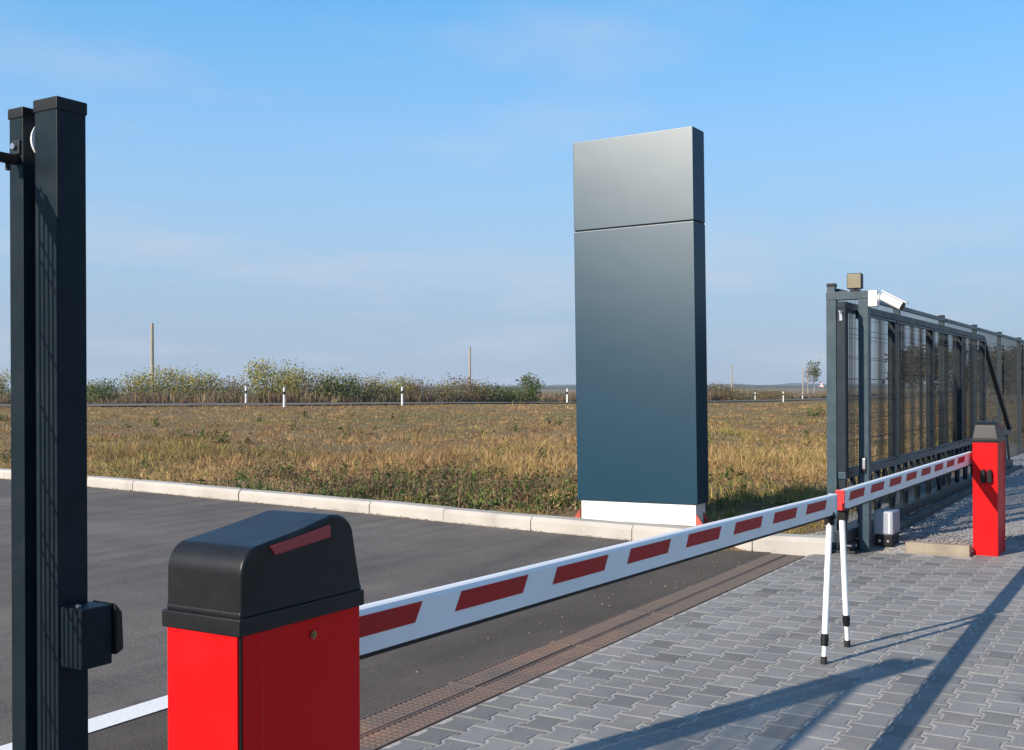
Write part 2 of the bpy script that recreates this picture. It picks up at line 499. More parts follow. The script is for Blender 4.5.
# interlocking concrete pavers
def make_paving():
    Lp, pitch = 0.185, 0.148
    w1, w2 = pitch/2 + 0.0115, pitch/2 - 0.0115
    g = 0.0013
    prof = [(0.0, w1), (0.19, w1), (0.31, w2), (0.69, w2), (0.81, w1), (1.0, w1)]
    loop = [((t-0.5)*(Lp-2*g), -(w-g)) for t, w in prof] + [((t-0.5)*(Lp-2*g), (w-g)) for t, w in reversed(prof)]
    n = len(loop); A = np.array(loop)
    # inward offset of the top for the chamfer
    def off(A, q):
        out = []
        for i in range(n):
            p, c, s = A[i-1], A[i], A[(i+1) % n]
            e1 = (c-p)/np.linalg.norm(c-p); e2 = (s-c)/np.linalg.norm(s-c)
            n1 = np.array([-e1[1], e1[0]]); n2 = np.array([-e2[1], e2[0]])
            b = (n1+n2); b = b/ (np.dot(b, b)/2)
            out.append(c + b*q)
        return np.array(out)
    top = off(A, 0.0078)
    base3 = np.concatenate([np.c_[A, np.full(n, -0.03)], np.c_[A, np.full(n, -0.0046)], np.c_[top, np.zeros(n)]])
    verts = []; tints = []; quads = []; tops = []; cnt = 0
    x_lo, x_hi, y_hi = -5.0, 9.62, 2.695
    cols = int((y_hi + 5.0)/pitch)
    tone_grid = {}
    for j in range(cols):
        yc = y_hi - 0.008 - w1 - j*pitch
        x = x_lo + (0.5*Lp if j % 2 else 0)
        hi = 9.70 if yc > 1.5 else 10.6
        while x < hi:
            b = base3.copy()
            tx, ty, dz = rng.normal(0, 0.004), rng.normal(0, 0.005), rng.normal(0, 0.0005)
            b[:, 2] += b[:, 0]*tx + b[:, 1]*ty + dz
            b[:, 0] += x; b[:, 1] += yc
            verts.append(b)
            tone = rng.choice([0.178, 0.205, 0.222, 0.238, 0.255], p=[.08, .2, .32, .25, .15]) * rng.uniform(0.93, 1.07)
            patch = mnoise.noise(Vector((x*0.6, yc*0.8, 0.3)))
            tone *= 1 + 0.16*patch
            if y_hi - yc < 1.1 and rng.random() < 0.30*(1-(y_hi-yc)/1.1): tone *= 0.76
            warm = rng.uniform(-0.02, 0.03)
            tints.append(np.tile([tone*(1.015+warm), tone*(0.995), tone*(0.95-warm)], (3*n, 1)))
            for r in range(2):
                for i in range(n):
                    quads.append((cnt+r*n+i, cnt+r*n+(i+1) % n, cnt+(r+1)*n+(i+1) % n, cnt+(r+1)*n+i))
            tops.append(tuple(cnt+2*n+i for i in range(n)))
            cnt += 3*n
            x += Lp
    me = bpy.data.meshes.new('paving')
    V = np.concatenate(verts); T = np.concatenate(tints)
    me.from_pydata(V.tolist(), [], quads + tops)
    a = me.color_attributes.new('tint', 'FLOAT_COLOR', 'POINT')
    t4 = np.ones((len(V), 4), np.float32); t4[:, :3] = T
    a.data.foreach_set('color', t4.ravel())
    me.materials.append(M['stone'])
    o = link(bpy.data.objects.new('paving', me)); tag(o, kind='structure')
    mb = MB(); mb.box(-5, 9.78, -5.2, 2.688, -0.2, -0.0030)
    mb.box(9.78, 10.8, -5.2, 1.45, -0.2, -0.0030)
    tag(mb.build('paving_bed', M['sand']), kind='structure')
make_paving()

# gravel strip under and beside the sliding gate, and its concrete edging
def make_gravel():
    mb = MB()
    nx, ny = 260, 34
    xs = np.linspace(9.50, 42, nx); ys = np.linspace(-0.6, 3.4, ny)
    vs = []
    for x in xs:
        for y in ys:
            h = 0.055 + 0.02*mnoise.noise(Vector((x*1.3, y*1.3, 0))) + 0.005*mnoise.noise(Vector((x*9, y*9, 2))) + 0.003*(x-9.7)
            if y < 1.5: h -= 0.10*max(0, min(1, (10.75-x)/0.25))
            if x < 9.86 and y < 2.69: h = -0.06
            elif x < 10.2 and 1.5 < y < 2.69: h = min(h, 0.02 + max(0, (x-9.86))*0.1)
            vs.append((x, y, h))
    idx = lambda i, j: i*ny + j
    fs = [(idx(i, j), idx(i+1, j), idx(i+1, j+1), idx(i, j+1)) for i in range(nx-1) for j in range(ny-1)]
    mb.add(vs, fs)
    tag(mb.build('gravel', M['gravel'], smooth=True), kind='structure')
    # loose stones
    k = 9000
    px = 9.95 + rng.random(k)**1.6*14; py = rng.uniform(0.3, 2.9, k); px = np.where(py < 1.5, px + 0.75, px)
    r = rng.uniform(0.005, 0.014, k)
    oct_v = np.array([(1,0,0),(-1,0,0),(0,1,0),(0,-1,0),(0,0,1),(0,0,-1)], float)
    oct_f = np.array([(0,2,4),(2,1,4),(1,3,4),(3,0,4),(2,0,5),(1,2,5),(3,1,5),(0,3,5)])
    V = oct_v[None]*r[:, None, None]*rng.uniform(0.6, 1.3, (k, 6, 1)); V[:, :, 2] *= 0.7
    V[:, :, 0] += px[:, None]; V[:, :, 1] += py[:, None]; V[:, :, 2] += (0.06+0.003*(px-9.7))[:, None]
    F = (oct_f[None] + (np.arange(k)*6)[:, None, None]).reshape(-1, 3)
    tone = rng.uniform(0.14, 0.42, k)
    T = np.repeat(np.c_[tone, tone*0.97, tone*0.94], 6, 0)
    o = np_mesh('loose_gravel', V.reshape(-1, 3), F, M['stone'], T); tag(o, kind='stuff')
    mb = MB()
    mb.box(9.80, 9.90, 1.52, 2.03, -0.1, 0.085)
    o = mb.build('edging_kerb', M['edging'], bevel=0.008)
    tag(o, kind='structure')
make_gravel()

# ------------------------------------------------------------------ barriers
def barrier(label, loc, rise, mirror, taper, BW, L):
    """cabinet with hood; local x runs from its back to the arm end; mirrored for the far one"""
    t = thing('boom_barrier', label, 'boom barrier', loc, 'boom barriers facing each other across the entrance')
    sg = -1 if mirror else 1
    def X(x): return sg*x
    zb = 0.944 + rise
    def P(x, y, z): return (X(x), y, z)
    # cabinet body: chamfered at the back corners
    mb = MB(); c = 0.014
    S = 0.014
    foot = [(0.004, -0.0175), (0.050, -0.0185), (0.0535, -0.0135), (L, -0.0135), (L, BW), (0.004, BW)]
    mb.prism([P(x, y, 0.0) for x, y in foot], [P(x, y, zb+0.02) for x, y in foot])
    body = mb.build('cabinet', M['red'], t, bevel=0.004)
    mb = MB()
    pan = ((-0.004, -0.0125), (0.0035, -0.0125), (0.0035, BW-0.002), (-0.004, BW-0.002))
    mb.prism([P(x, y, 0.012) for x, y in pan], [P(x, y, zb+0.015) for x, y in pan])
    mb.build('back_panel', M['red'], t, bevel=0.002)
    gap = ((0.000, -0.0165), (0.0036, -0.0165), (0.0036, -0.0129), (0.000, -0.0129))
    mb = MB(); mb.prism([P(x, y, 0.012) for x, y in gap], [P(x, y, zb+0.015) for x, y in gap])
    mb.build('door_gap', M['black'], t)  # black strip set into the seam to paint in the gap's darkness
    # key lock on the side door
    mb = MB(); mb.tube(P(0.178, 0.0005-S, zb-0.030), P(0.178, -0.004-S, zb-0.030), 0.0075, n=16)
    mb.tube(P(0.178, -0.004-S, zb-0.030), P(0.178, -0.006-S, zb-0.030), 0.004, n=12)
    mb.build('key_lock', M['brass'], t, bevel=0.001)
    # hood
    prof = [(0.0, 0.030), (0.001, 0.085)]
    cx, cz, r = 0.044, 0.098, 0.043
    for k in range(0, 9):
        a = math.pi - (math.pi/2 - 0.16)*k/8
        prof.append((cx + r*math.cos(a), cz + 0.046*math.sin(a)))
    prof += [(0.150, 0.160), (0.235, 0.1755)]
    for k in range(1, 8):
        a = math.pi/2*k/7
        prof.append((0.243 + 0.055*math.sin(a), 0.1335 + 0.042*math.cos(a)))
    prof += [(0.305, 0.08), (0.312, 0.030)]
    def side(y, s):
        out = []
        for x, z in prof:
            tp = taper*max(0, (z-0.03)/0.145)*max(0, (x-0.12)/0.2)
            out.append(P(x*L/0.311, y + s*tp, zb + z))
        return out
    mb = MB()
    a, b = side(-0.004-S, 1), side(BW+0.004, -1)
    mb.prism(a, b)
    hood = mb.build('hood', M['hood'], t, bevel=0.006, seg=3)
    mb = MB(); e = 0.008
    lip = [(-e, -e-S), (L+0.004, -e-S), (L+0.006, BW+e), (-e, BW+e)]
    lip2 = [(-e+0.006, -e+0.004-S), (L, -e+0.004-S), (L, BW+e-0.006), (-e+0.006, BW+e-0.006)]
    mb.prism([P(x, y, zb) for x, y in lip], [P(x, y, zb+0.030) for x, y in lip])
    mb.prism([P(x, y, zb+0.028) for x, y in lip2], [P(x, y, zb+0.040) for x, y in lip2])
    mb.build('hood_rim', M['hood'], hood, bevel=0.004, seg=2)
    mb = MB()
    q = [(0.066, 0.140), (0.078, 0.124), (0.226, 0.137), (0.226, 0.160)]
    mb.prism([P(x*L/0.311, -0.0072-S + taper*max(0, (z-.03)/.145)*max(0, (x-.12)/.2), zb+z) for x, z in q], [P(x*L/0.311, 0.004, zb+z) for x, z in q])
    mb.build('warning_light', M['lens'], hood, bevel=0.001)
    return t, zb

near, zbn = barrier('large near red boom barrier with long striped arm, cut off by the lower photo edge', (1.329, 1.335, 0.0), 0.052, False, 0.012, 0.153, 0.311)
far, zbf = barrier('small far red boom barrier in front of the sliding gate, with two black photocells', (10.325, 1.332, 0.0), -0.012, True, 0.030, 0.179, 0.42)

def arm(root, x0, x1, yc, zt0, zt1, starts, n, ln, tip_red):
    """arm along local x (root at its own location), top edge falls from zt0 at x0 to zt1 at x1"""
    H, T = 0.104, 0.042
    mb = MB()
    def zt(x): return zt0 + (zt1-zt0)*(x-x0)/(x1-x0)
    def ring(x):
        y0, y1 = yc-T/2, yc+T/2; z1 = zt(x); z0 = z1-H
        return [(x, y0, z0+.003), (x, y0, z1-.012), (x, y0+.004, z1-.003), (x, y0+.012, z1), (x, y1-.012, z1), (x, y1-.004, z1-.003), (x, y1, z1-.012), (x, y1, z0+.003)]
    mb.prism(ring(x0), ring(x1), 0)
    for k in range(n):
        a = starts + k*ln[1]; b = a + ln[0]; sl = 0.030
        for yy, s in ((yc-T/2-0.0012, 1), (yc+T/2+0.0012, -1)):
            top, bot = 0.016, 0.062
            vs = [(a, yy, zt(a)-bot), (b, yy, zt(b)-bot), (b+sl, yy, zt(b+sl)-top), (a+sl, yy, zt(a+sl)-top)]
            mb.prism(vs, [(p[0], yc + (p[1]-yc)*0.9, p[2]) for p in vs], 1)
    o = mb.build('arm', [M['white'], M['sticker']], root)
    mb = MB()
    mb.prism([(x0, yc-.012, zt(x0)-H-.010), (x0, yc+.012, zt(x0)-H-.010), (x0, yc+.017, zt(x0)-H+.0025), (x0, yc-.017, zt(x0)-H+.0025)],
             [(x1, yc-.012, zt(x1)-H-.010), (x1, yc+.012, zt(x1)-H-.010), (x1, yc+.017, zt(x1)-H+.0025), (x1, yc-.017, zt(x1)-H+.0025)])
    mb.build('rubber_edge', M['rubber'], o)
    mb = MB(); s = 1 if tip_red < 0 else 1
    xe = x1 if not tip_red else x0
    sg = 1 if not tip_red else -1
    mb.box(min(xe+sg*0.0005, xe+sg*0.016) if sg < 0 else xe+0.0005, xe+0.012 if sg > 0 else xe-0.0005, yc-T/2-.002, yc+T/2+.002, zt(xe)-H-.002, zt(xe)+.002)
    mb.build('end_cap', M['redcap'] if tip_red else M['grey_plastic'], o, bevel=0.003)
    return o, zt, H

ny = 1.566 - 1.335
a1, zt1, H1 = arm(near, 1.42-1.329, 5.815-1.329, ny, 0.928, 0.843, 1.79-1.329, 8, (0.33, 0.4965), False)
a2, zt2, H2 = arm(far, 5.90-10.325+0.05, 10.12-10.325, 1.560-1.332, 0.853, 0.845, 6.04-10.325, 8, (0.315, 0.475), True)
for root, x, y, z, rise in ((near, 0.20, 0.153, 0.875, 0.0), (far, -0.20, 0.179, 0.80, 0.0)):
    mb = MB(); mb.tube((x, y-0.005, z), (x, y+0.055, z), 0.032, n=20)
    mb.box(x-0.055, x+0.055, y+0.028, y+0.05, z-0.045, z+0.045)
    mb.build('arm_hub', M['black'], root, bevel=0.004)

def leg(root, top, foot, kf):
    top, foot = Vector(top), Vector(foot); d = (foot-top)
    k = top + d*kf
    mb = MB(); mb.tube(top, k, 0.0158, 0.0158, 18)
    o = mb.build('support_leg', M['white'], root, smooth=True)
    mb = MB(); mb.tube(k, foot, 0.0115, 0.0115, 16); mb.build('inner_tube', M['white'], o, smooth=True)
    dn = d.normalized()
    mb = MB(); mb.tube(k-dn*0.028, k+dn*0.032, 0.0185, 0.018, 18); mb.tube(k-dn*0.008, k+dn*0.006, 0.0205, 0.0205, 18)
    mb.build('collar', M['black'], o, bevel=0.002)
    mb = MB(); mb.tube(foot-dn*0.036, foot, 0.0155, 0.0175, 16); mb.build('rubber_foot', M['rubber'], o, bevel=0.002)
    mb = MB(); mb.box(top.x-.016, top.x+.016, top.y-.024, top.y+.024, top.z-.01, top.z+.055)
    mb.tube((top.x, top.y-.032, top.z+.03), (top.x, top.y+.032, top.z+.03), 0.008, n=10)
    mb.build('hinge', M['black'], o, bevel=0.002)
leg(near, (5.755-1.329, ny, 0.700), (5.635-1.329, ny, 0.002), 0.83)
leg(far, (5.975-10.325, 1.560-1.332, 0.703), (6.075-10.325, 1.560-1.332, 0.002), 0.79)

# photocells on the far cabinet, facing the entrance
mb = MB()
for yy in (0.046, 0.096):
    ring = [(0.021*math.cos(a), 0.062*math.sin(a)) for a in np.linspace(0, 2*math.pi, 20, endpoint=False)]
    ring = [(max(-.021, min(.021, 1.3*c)), max(-.058, min(.058, 1.15*s))) for c, s in ring]
    mb.prism([(-0.42-0.003, yy+c, 0.655+s) for c, s in ring], [(-0.42-0.040, yy+c*0.8, 0.655+s*0.88) for c, s in ring])
mb.build('photocell', M['black'], far, bevel=0.003)

# ------------------------------------------------------------------ gate catch post and mesh fence on the left
def capped_post(name, parent, x0, x1, y0, y1, h, mat, cap=0.035):
    mb = MB(); mb.box(x0, x1, y0, y1, 0, h-cap*0.6)
    p = mb.build(name, mat, parent, bevel=0.004)
    mb = MB(); e = 0.003
    mb.box(x0-e, x1+e, y0-e, y1+e, h-cap, h); mb.build('post_cap', M['black'], p, bevel=0.004)
    return p

t = thing('gate_post', 'thick anthracite square post with black lock box on its side, beside the near boom barrier', 'gate post', (1.955, 2.597, 0))
capped_post('post', t, -0.046, 0.046, -0.047, 0.047, 2.178, M['anthracite'])
mb = MB(); mb.box(-0.044, 0.052, -0.137, -0.048, 0.668, 0.827); lb = mb.build('lock_box', M['anthracite'], t, bevel=0.005)
mb = MB()
mb.prism([(0.053, y, z) for y, z in ((-0.150, 0.69), (-0.05, 0.69), (-0.05, 0.832), (-0.150, 0.832))],
         [(0.085, y, z) for y, z in ((-0.144, 0.70), (-0.06, 0.70), (-0.06, 0.80), (-0.138, 0.80))])
mb.build('catch_plate', M['black'], lb, bevel=0.006)
mb = MB(); mb.tube((-0.02, -0.09, 0.827), (-0.02, -0.09, 0.833), 0.007, n=10); mb.build('screw', M['steel'], lb)
mb = MB(); mb.tube((0.003, 0.0475, 2.075), (0.003, 0.064, 2.075), 0.058, 0.05, n=28); mb.build('bumper', M['white'], t, bevel=0.003)
mb = MB(); mb.tube((0.0, 0.048, 1.93), (0.0, 0.056, 1.93), 0.012, n=10); mb.box(-0.02, 0.02, 0.0475, 0.053, 1.74, 2.0); mb.build('bumper_bracket', M['gate_dark'], t)

def mesh_panel(mb, x0, x1, y, z0, z1, sx=0.05, sz=0.2, r=0.0021, shadow_wires=False):
    n = int(round((x1-x0)/sx))
    for i in range(n+1):
        x = x0 + (x1-x0)*i/n
        mb.box(x-r, x+r, y-r, y+r, z0, z1)
    m = int(round((z1-z0)/sz))
    for j in range(m+1):
        z = z0 + (z1-z0)*j/m
        mb.box(x0, x1, y-2.2*r, y-r, z-r, z+r)
        if j == m and shadow_wires:
            for q in (0.02, 0.04, 0.06, 0.08): mb.box(x0, x1, y-2.2*r-0.02, y-r-0.02, z-q-2*r, z-q+2*r)  # extra unseen wires near the top, added to widen the fence's shadow
        if j in (1, m-1, m//2):
            mb.box(x0, x1, y-2.2*r, y-r, z-r+0.05, z+r+0.05)

t = thing('mesh_fence', 'dark mesh fence whose slim end post and top rail bracket stand at the left edge', 'fence', (1.93, 2.71, 0))
for i, px in enumerate((0.0, -2.5, -5.0)):
    capped_post('post', t, px-0.03, px+0.03, -0.03, 0.03, 2.165, M['anthracite'], 0.03)
for px in (-2.5, -5.0):
    mb = MB(); mesh_panel(mb, px+0.035, px+(2.365 if px > -3 else 2.465), -0.045, 0.06, 2.0, r=0.003, shadow_wires=True); mb.build('mesh_panel', M['wire'], t)  # wire thickened and top wires added out of view for a stronger shadow
mb = MB(); mb.bar((-5.0, -0.008, 2.022), (-0.0315, -0.008, 2.022), 0.018, 0.026); mb.build('top_rail', M['black'], t, bevel=0.003)
mb = MB(); mb.box(-0.037, -0.0305, -0.022, 0.012, 2.037, 2.075); br = mb.build('rail_bracket', M['gate_dark'], t, bevel=0.002)
mb = MB(); mb.tube((-0.0375, -0.004, 2.058), (-0.045, -0.004, 2.058), 0.009, n=6); mb.build('bolt', M['steel'], br)
mb = MB(); mb.tube((-0.06, -0.008, 2.008), (-0.06, -0.008, 1.990), 0.007, n=6); mb.build('bolt', M['black'], t)

# ------------------------------------------------------------------ sliding gate, portal and fence on the right
GV = 2.452
t = thing('sliding_gate', 'long slate grey sliding gate leaf with mesh bays above a lattice girder', 'gate', (9.43, GV, 0))
ups = [0.0, 1.86, 3.75, 5.66, 7.57]
for i, x in enumerate(ups):
    mb = MB(); mb.box(x-0.042, x+0.042, -0.036, 0.036, 0.69, 2.045); mb.build('upright', M['gate_leaf'], t, bevel=0.004)
mb = MB(); mb.box(-0.035, 7.605, -0.032, 0.032, 2.047, 2.11); mb.build('top_rail', M['gate_leaf'], t, bevel=0.004)
mb = MB(); mb.box(-0.035, 10.4, -0.032, 0.032, 0.627, 0.688); mb.build('middle_rail', M['gate_grey'], t, bevel=0.004)
mb = MB(); mb.box(-0.10, 10.4, -0.05, 0.05, 0.10, 0.20); mb.build('bottom_rail', M['gate_dark'], t, bevel=0.006)
for i in range(4):
    mb = MB(); mesh_panel(mb, ups[i]+0.04, ups[i+1]-0.04, 0.0, 0.70, 2.04); mb.build('mesh_panel', M['wire'], t)
    for z in (0.70, 2.022):
        mb = MB(); mb.box(ups[i]+0.036, ups[i+1]-0.036, -0.045, -0.012, z, z+0.016); mb.build('panel_trim', M['gate_grey'], t)
nz = 17
for k in range(nz):
    x = k*10.3/nz; st = 10.3/nz
    mb = MB(); mb.bar((x+0.03, 0, 0.205), (x+st/2, 0, 0.62), 0.03, 0.03, up=(0, 1, 0)); mb.bar((x+st/2+0.02, 0, 0.62), (x+st, 0, 0.205), 0.03, 0.03, up=(0, 1, 0))
    mb.build('lattice_strut', M['gate_dark'], t)
    mb = MB(); mb.box(x-0.02, x+0.02, -0.026, 0.026, 0.202, 0.625); mb.build('girder_upright', M['gate_leaf'], t)
mb = MB(); mb.bar((7.62, 0, 2.06), (10.35, 0, 0.69), 0.06, 0.06, up=(0, 1, 0)); mb.build('tail_brace', M['black'], t, bevel=0.004)
mb = MB(); mb.box(-0.052, -0.0425, -0.012, 0.012, 1.95, 2.03); mb.box(-0.09, -0.052, -0.006, 0.006, 2.018, 2.03); mb.build('latch', M['steel'], t)

mb = MB(); mb.box(0.75, 10.4, -0.19, -0.14, 0.062, 0.115); mb.build('guide_track', M['gate_dark'], t, bevel=0.004)
t = thing('gate_portal', 'slate grey goal post frame of two posts holding the end of the sliding gate', 'gate frame', (9.68, 2.46, 0))
for yy in (-0.128, 0.142):
    mb = MB(); mb.box(-0.042, 0.042, yy-0.042, yy+0.042, 0.0, 2.14); mb.build('post', M['gate_grey'], t, bevel=0.004)
mb = MB(); mb.box(-0.043, 0.043, -0.172, 0.186, 2.142, 2.212); mb.build('top_beam', M['gate_grey'], t, bevel=0.004)
mb = MB(); mb.box(-0.056, -0.0425, -0.15, -0.106, 0.665, 0.80); s = mb.build('photocell', M['black'], t, bevel=0.004)
mb = MB(); mb.box(-0.066, -0.0565, -0.146, -0.118, 0.70, 0.79); mb.build('photocell_cover', M['steel'], s, bevel=0.003)
for yy in (-0.085, 0.092):
    mb = MB(); mb.tube((0.0, yy, 1.98), (0.0, yy, 2.05), 0.03, n=16); mb.build('guide_roller', M['black'], t)

t = thing('flood_lamp', 'boxy lamp with tan face on top of the gate frame', 'lamp', (9.66, 2.40, 2.2125))
mb = MB(); mb.box(-0.03, 0.03, -0.04, 0.04, 0.0, 0.012); mb.bar((0.01, 0, 0.01), (0.01, 0, 0.05), 0.02, 0.02); mb.build('bracket', M['black'], t)
mb = MB(); mb.prism([(-0.045, y, z) for y, z in ((-.062, .016), (.062, .016), (.062, .150), (-.062, .150))],
                    [(0.05, y, z) for y, z in ((-.055, .02), (.055, .02), (.055, .145), (-.055, .145))])
b_ = mb.build('housing', M['black'], t, bevel=0.005)
mb = MB(); mb.box(-0.051, -0.0455, -0.056, 0.056, 0.023, 0.143); mb.build('lamp_face', M['lamp_face'], b_, bevel=0.002)

t = thing('security_camera', 'white bullet security camera on a white box at the gate frame', 'camera', (9.68, 2.29, 2.075))
mb = MB(); mb.box(-0.05, 0.05, -0.075, -0.001, 0.0, 0.135); mb.build('mount_box', M['white'], t, bevel=0.006)
mb = MB(); mb.tube((0, -0.076, 0.075), (0, -0.088, 0.075), 0.04, n=20); mb.tube((0, -0.088, 0.075), (-0.005, -0.125, 0.07), 0.014, n=12); mb.build('arm', M['white'], t, smooth=True)
mb = MB()
q0, q1 = Vector((-0.005, -0.105, 0.085)), Vector((-0.03, -0.275, -0.008))
mb.tube(q0, q1, 0.036, 0.038, 20); cam_b = mb.build('camera_body', M['white'], t, bevel=0.004)
dv = (q1-q0).normalized()
mb = MB(); mb.tube(q1+dv*0.0005, q1+dv*0.012, 0.034, 0.032, 20); mb.build('lens', M['glass'], cam_b, bevel=0.002)
mb = MB()
upv = Vector((1, 0, 0)).cross(dv).normalized()
if upv.z < 0: upv = -upv
mb.bar(q0-dv*0.01+upv*0.043, q1+dv*0.028+upv*0.043, 0.09, 0.006, up=upv); mb.build('sun_shield', M['white'], cam_b, bevel=0.002)

t = thing('gate_motor', 'pale grey gate motor with dark base at the foot of the gate frame', 'gate motor', (9.95, 2.22, 0.03))
mb = MB(); mb.box(-0.10, 0.16, -0.075, 0.075, 0.0, 0.095); mb.build('base', M['black'], t, bevel=0.008)
mb = MB()
lo = [(-0.11, -0.085), (0.17, -0.085), (0.17, 0.085), (-0.11, 0.085)]
mb.prism([(x, y, 0.096) for x, y in lo], [(x*0.97, y*0.97, 0.30) for x, y in lo])
cv = mb.build('cover', M['grey_plastic'], t, bevel=0.018, seg=3)
mb = MB(); mb.box(-0.1135, -0.1085, -0.055, -0.042, 0.11, 0.285); mb.build('cover_rib', M['white'], cv, bevel=0.002)
for yy in (-0.04, 0.03):
    mb = MB(); mb.tube((-0.1005, yy, 0.045), (-0.112, yy, 0.045), 0.012, n=8); mb.build('bolt', M['steel'], t)

t = thing('roller_carriage', 'dark roller carriage with metal wheels on the ground under the gate end', 'roller carriage', (9.60, GV, 0.0))
mb = MB(); mb.box(-0.15, 0.22, -0.09, 0.09, 0.0, 0.022); mb.build('base_plate', M['gate_dark'], t, bevel=0.003)
for yy in (-0.062, 0.062):
    mb = MB(); mb.box(-0.12, 0.19, yy-0.006, yy+0.006, 0.024, 0.097); mb.build('cheek_plate', M['gate_dark'], t)
for xx in (-0.06, 0.12):
    mb = MB(); mb.tube((xx, -0.05, 0.062), (xx, 0.05, 0.062), 0.032, n=18); mb.tube((xx, -0.085, 0.062), (xx, -0.069, 0.062), 0.013, n=8); mb.build('wheel', M['steel'], t, bevel=0.002)

t = thing('mesh_fence', 'tall slate mesh fence with capped posts running behind the sliding gate', 'fence', (10.14, 2.73, 0))
NP = 13
for i in range(NP):
    capped_post('post', t, i*2.66-0.035, i*2.66+0.035, -0.035, 0.035, 2.33, M['gate_grey'], 0.03)
for i in range(NP-1):
    mb = MB(); mesh_panel(mb, i*2.66+0.04, (i+1)*2.66-0.04, -0.042, 0.12, 2.24); mb.build('mesh_panel', M['wire'], t)
    mb = MB(); mb.box(i*2.66+0.037, (i+1)*2.66-0.037, -0.058, -0.026, 2.243, 2.285); mb.build('top_rail', M['gate_grey'], t)
    mb = MB(); mb.box(i*2.66+0.037, (i+1)*2.66-0.037, -0.03, 0.03, 0.02, 0.10); mb.build('bottom_board', M['gate_dark'], t)

# ------------------------------------------------------------------ pylon sign
t = thing('pylon_sign', 'tall blank slate blue advertising pylon on a white base behind the kerb', 'sign', (10.09, 4.655, 0.05))
t.rotation_euler = (R(-0.55), 0, R(0.0))
w = 0.65
mb = MB(); mb.box(0.0, 0.30, -w, w, 3.004-.05, 3.905-.05); up_ = mb.build('upper_panel', M['sign'], t, bevel=0.006)
mb = MB(); mb.box(0.0, 0.30, -w, w, 0.215, 2.992-.05); mb.build('lower_panel', M['sign'], t, bevel=0.006)
mb = MB(); mb.box(0.012, 0.288, -w+.012, w-.012, 2.935, 2.96); mb.build('joint_strip', M['black'], t)
mb = MB(); mb.box(0.301, 0.325, -w+0.02, w-0.02, 0.23, 3.84); mb.build('back_panel', M['gate_dark'], t, bevel=0.004)
mb = MB(); mb.box(0.02, 0.27, -w+0.025, w-0.035, 0.0, 0.214); pl_ = mb.build('base_cladding', M['plinth'], t, bevel=0.006)
for s in (-1, 1):
    for xx in (0.015, 0.205):
        mb = MB(); yy = s*(w-0.02)
        mb.prism([(xx, yy-0.0, 0.0), (xx, yy + s*0.075, 0.0), (xx, yy + s*0.07, 0.02), (xx, yy, 0.125)],
                 [(xx+0.014, yy, 0.0), (xx+0.014, yy + s*0.075, 0.0), (xx+0.014, yy + s*0.07, 0.02), (xx+0.014, yy, 0.125)])
        mb.build('gusset', M['primer'], t)
mb = MB(); mb.box(-0.02, 0.29, -w-0.07, w+0.07, -0.05, -0.002); mb.build('base_plate', M['primer'], t, bevel=0.003)

# ------------------------------------------------------------------ distant road, marker posts, poles
edge = [(-120, 52), (-70, 57), (-40, 59.5), (-20, 60.5), (-12, 61), (-6, 63.5), (0, 69), (5, 77), (14, 92), (25, 113), (42, 150), (75, 220), (130, 330)]
def off_edge(k):
    out = []
    for i, (l, d) in enumerate(edge):
        a = edge[max(0, i-1)]; b = edge[min(len(edge)-1, i+1)]
        tx, ty = b[0]-a[0], b[1]-a[1]; q = math.hypot(tx, ty)
        out.append((l - ty/q*k, d + tx/q*k))
    return out
mb = MB()
rows = [off_edge(k) for k in (0.0, 2.2, 4.4, 6.6)]
crown = (0.03, 0.09, 0.09, 0.03)
vs = []
for r_, c_ in zip(rows, crown):
    for l, d in r_:
        x, y = W(l, d); vs.append((x, y, float(terrain_z(x, y)) + c_ + 0.05))
n = len(edge)
mb.add(vs, [(j*n+i, j*n+i+1, (j+1)*n+i+1, (j+1)*n+i) for j in range(3) for i in range(n-1)])
tag(mb.build('distant_road', M['road'], smooth=True), kind='structure')

mk = [(-12.1, 59.3, 'white marker post with dark band nearest above the boom barrier hood'),
      (-6.05, 61.5, 'white marker post with dark band midway between the barrier hood and the pylon sign'),
      (3.75, 76.0, 'white marker post close to the left side of the pylon sign'),
      (-16.2, 68.0, 'shorter looking white marker post on the far side of the road, leftmost of all'),
      (27.2, 112.0, 'middle white marker post right of the pylon sign with dark band'),
      (28.3, 130.0, 'small white marker post right of the pylon sign, nearest to the sign'),
      (41.6, 160.0, 'tiny white marker post beside the warning sign near the gate frame')]
proto = None
for l, d, lab in mk:
    x, y = W(l, d); z = float(terrain_z(x, y)) + (0.05 if d == 68.0 else 0.0)
    if proto is None:
        t = thing('marker_post', lab, 'marker post', (x, y, z), 'white marker posts along the distant road')
        mb = MB(); mb.prism([(0.07, -0.06, -0.1), (0.07, 0.06, -0.1), (-0.07, 0.04, -0.1), (-0.07, -0.04, -0.1)], [(0.06, -0.05, 1.0), (0.06, 0.05, 1.0), (-0.06, 0.035, 1.05), (-0.06, -0.035, 1.05)])
        mb.build('post', M['postwhite'], t, bevel=0.008)
        mb = MB(); mb.prism([(0.067, -0.057, 0.70), (0.067, 0.057, 0.70), (-0.068, 0.042, 0.66), (-0.068, -0.042, 0.66)], [(0.065, -0.055, 0.86), (0.065, 0.055, 0.86), (-0.066, 0.04, 0.82), (-0.066, -0.04, 0.82)])
        mb.build('dark_band', M['black'], t)
        t.rotation_euler.z = R(20); proto = t
    else:
        c = copy_tree(proto); c.location = (x, y, z); c['label'] = lab
        c.rotation_euler.z = R(rnd.uniform(10, 40))

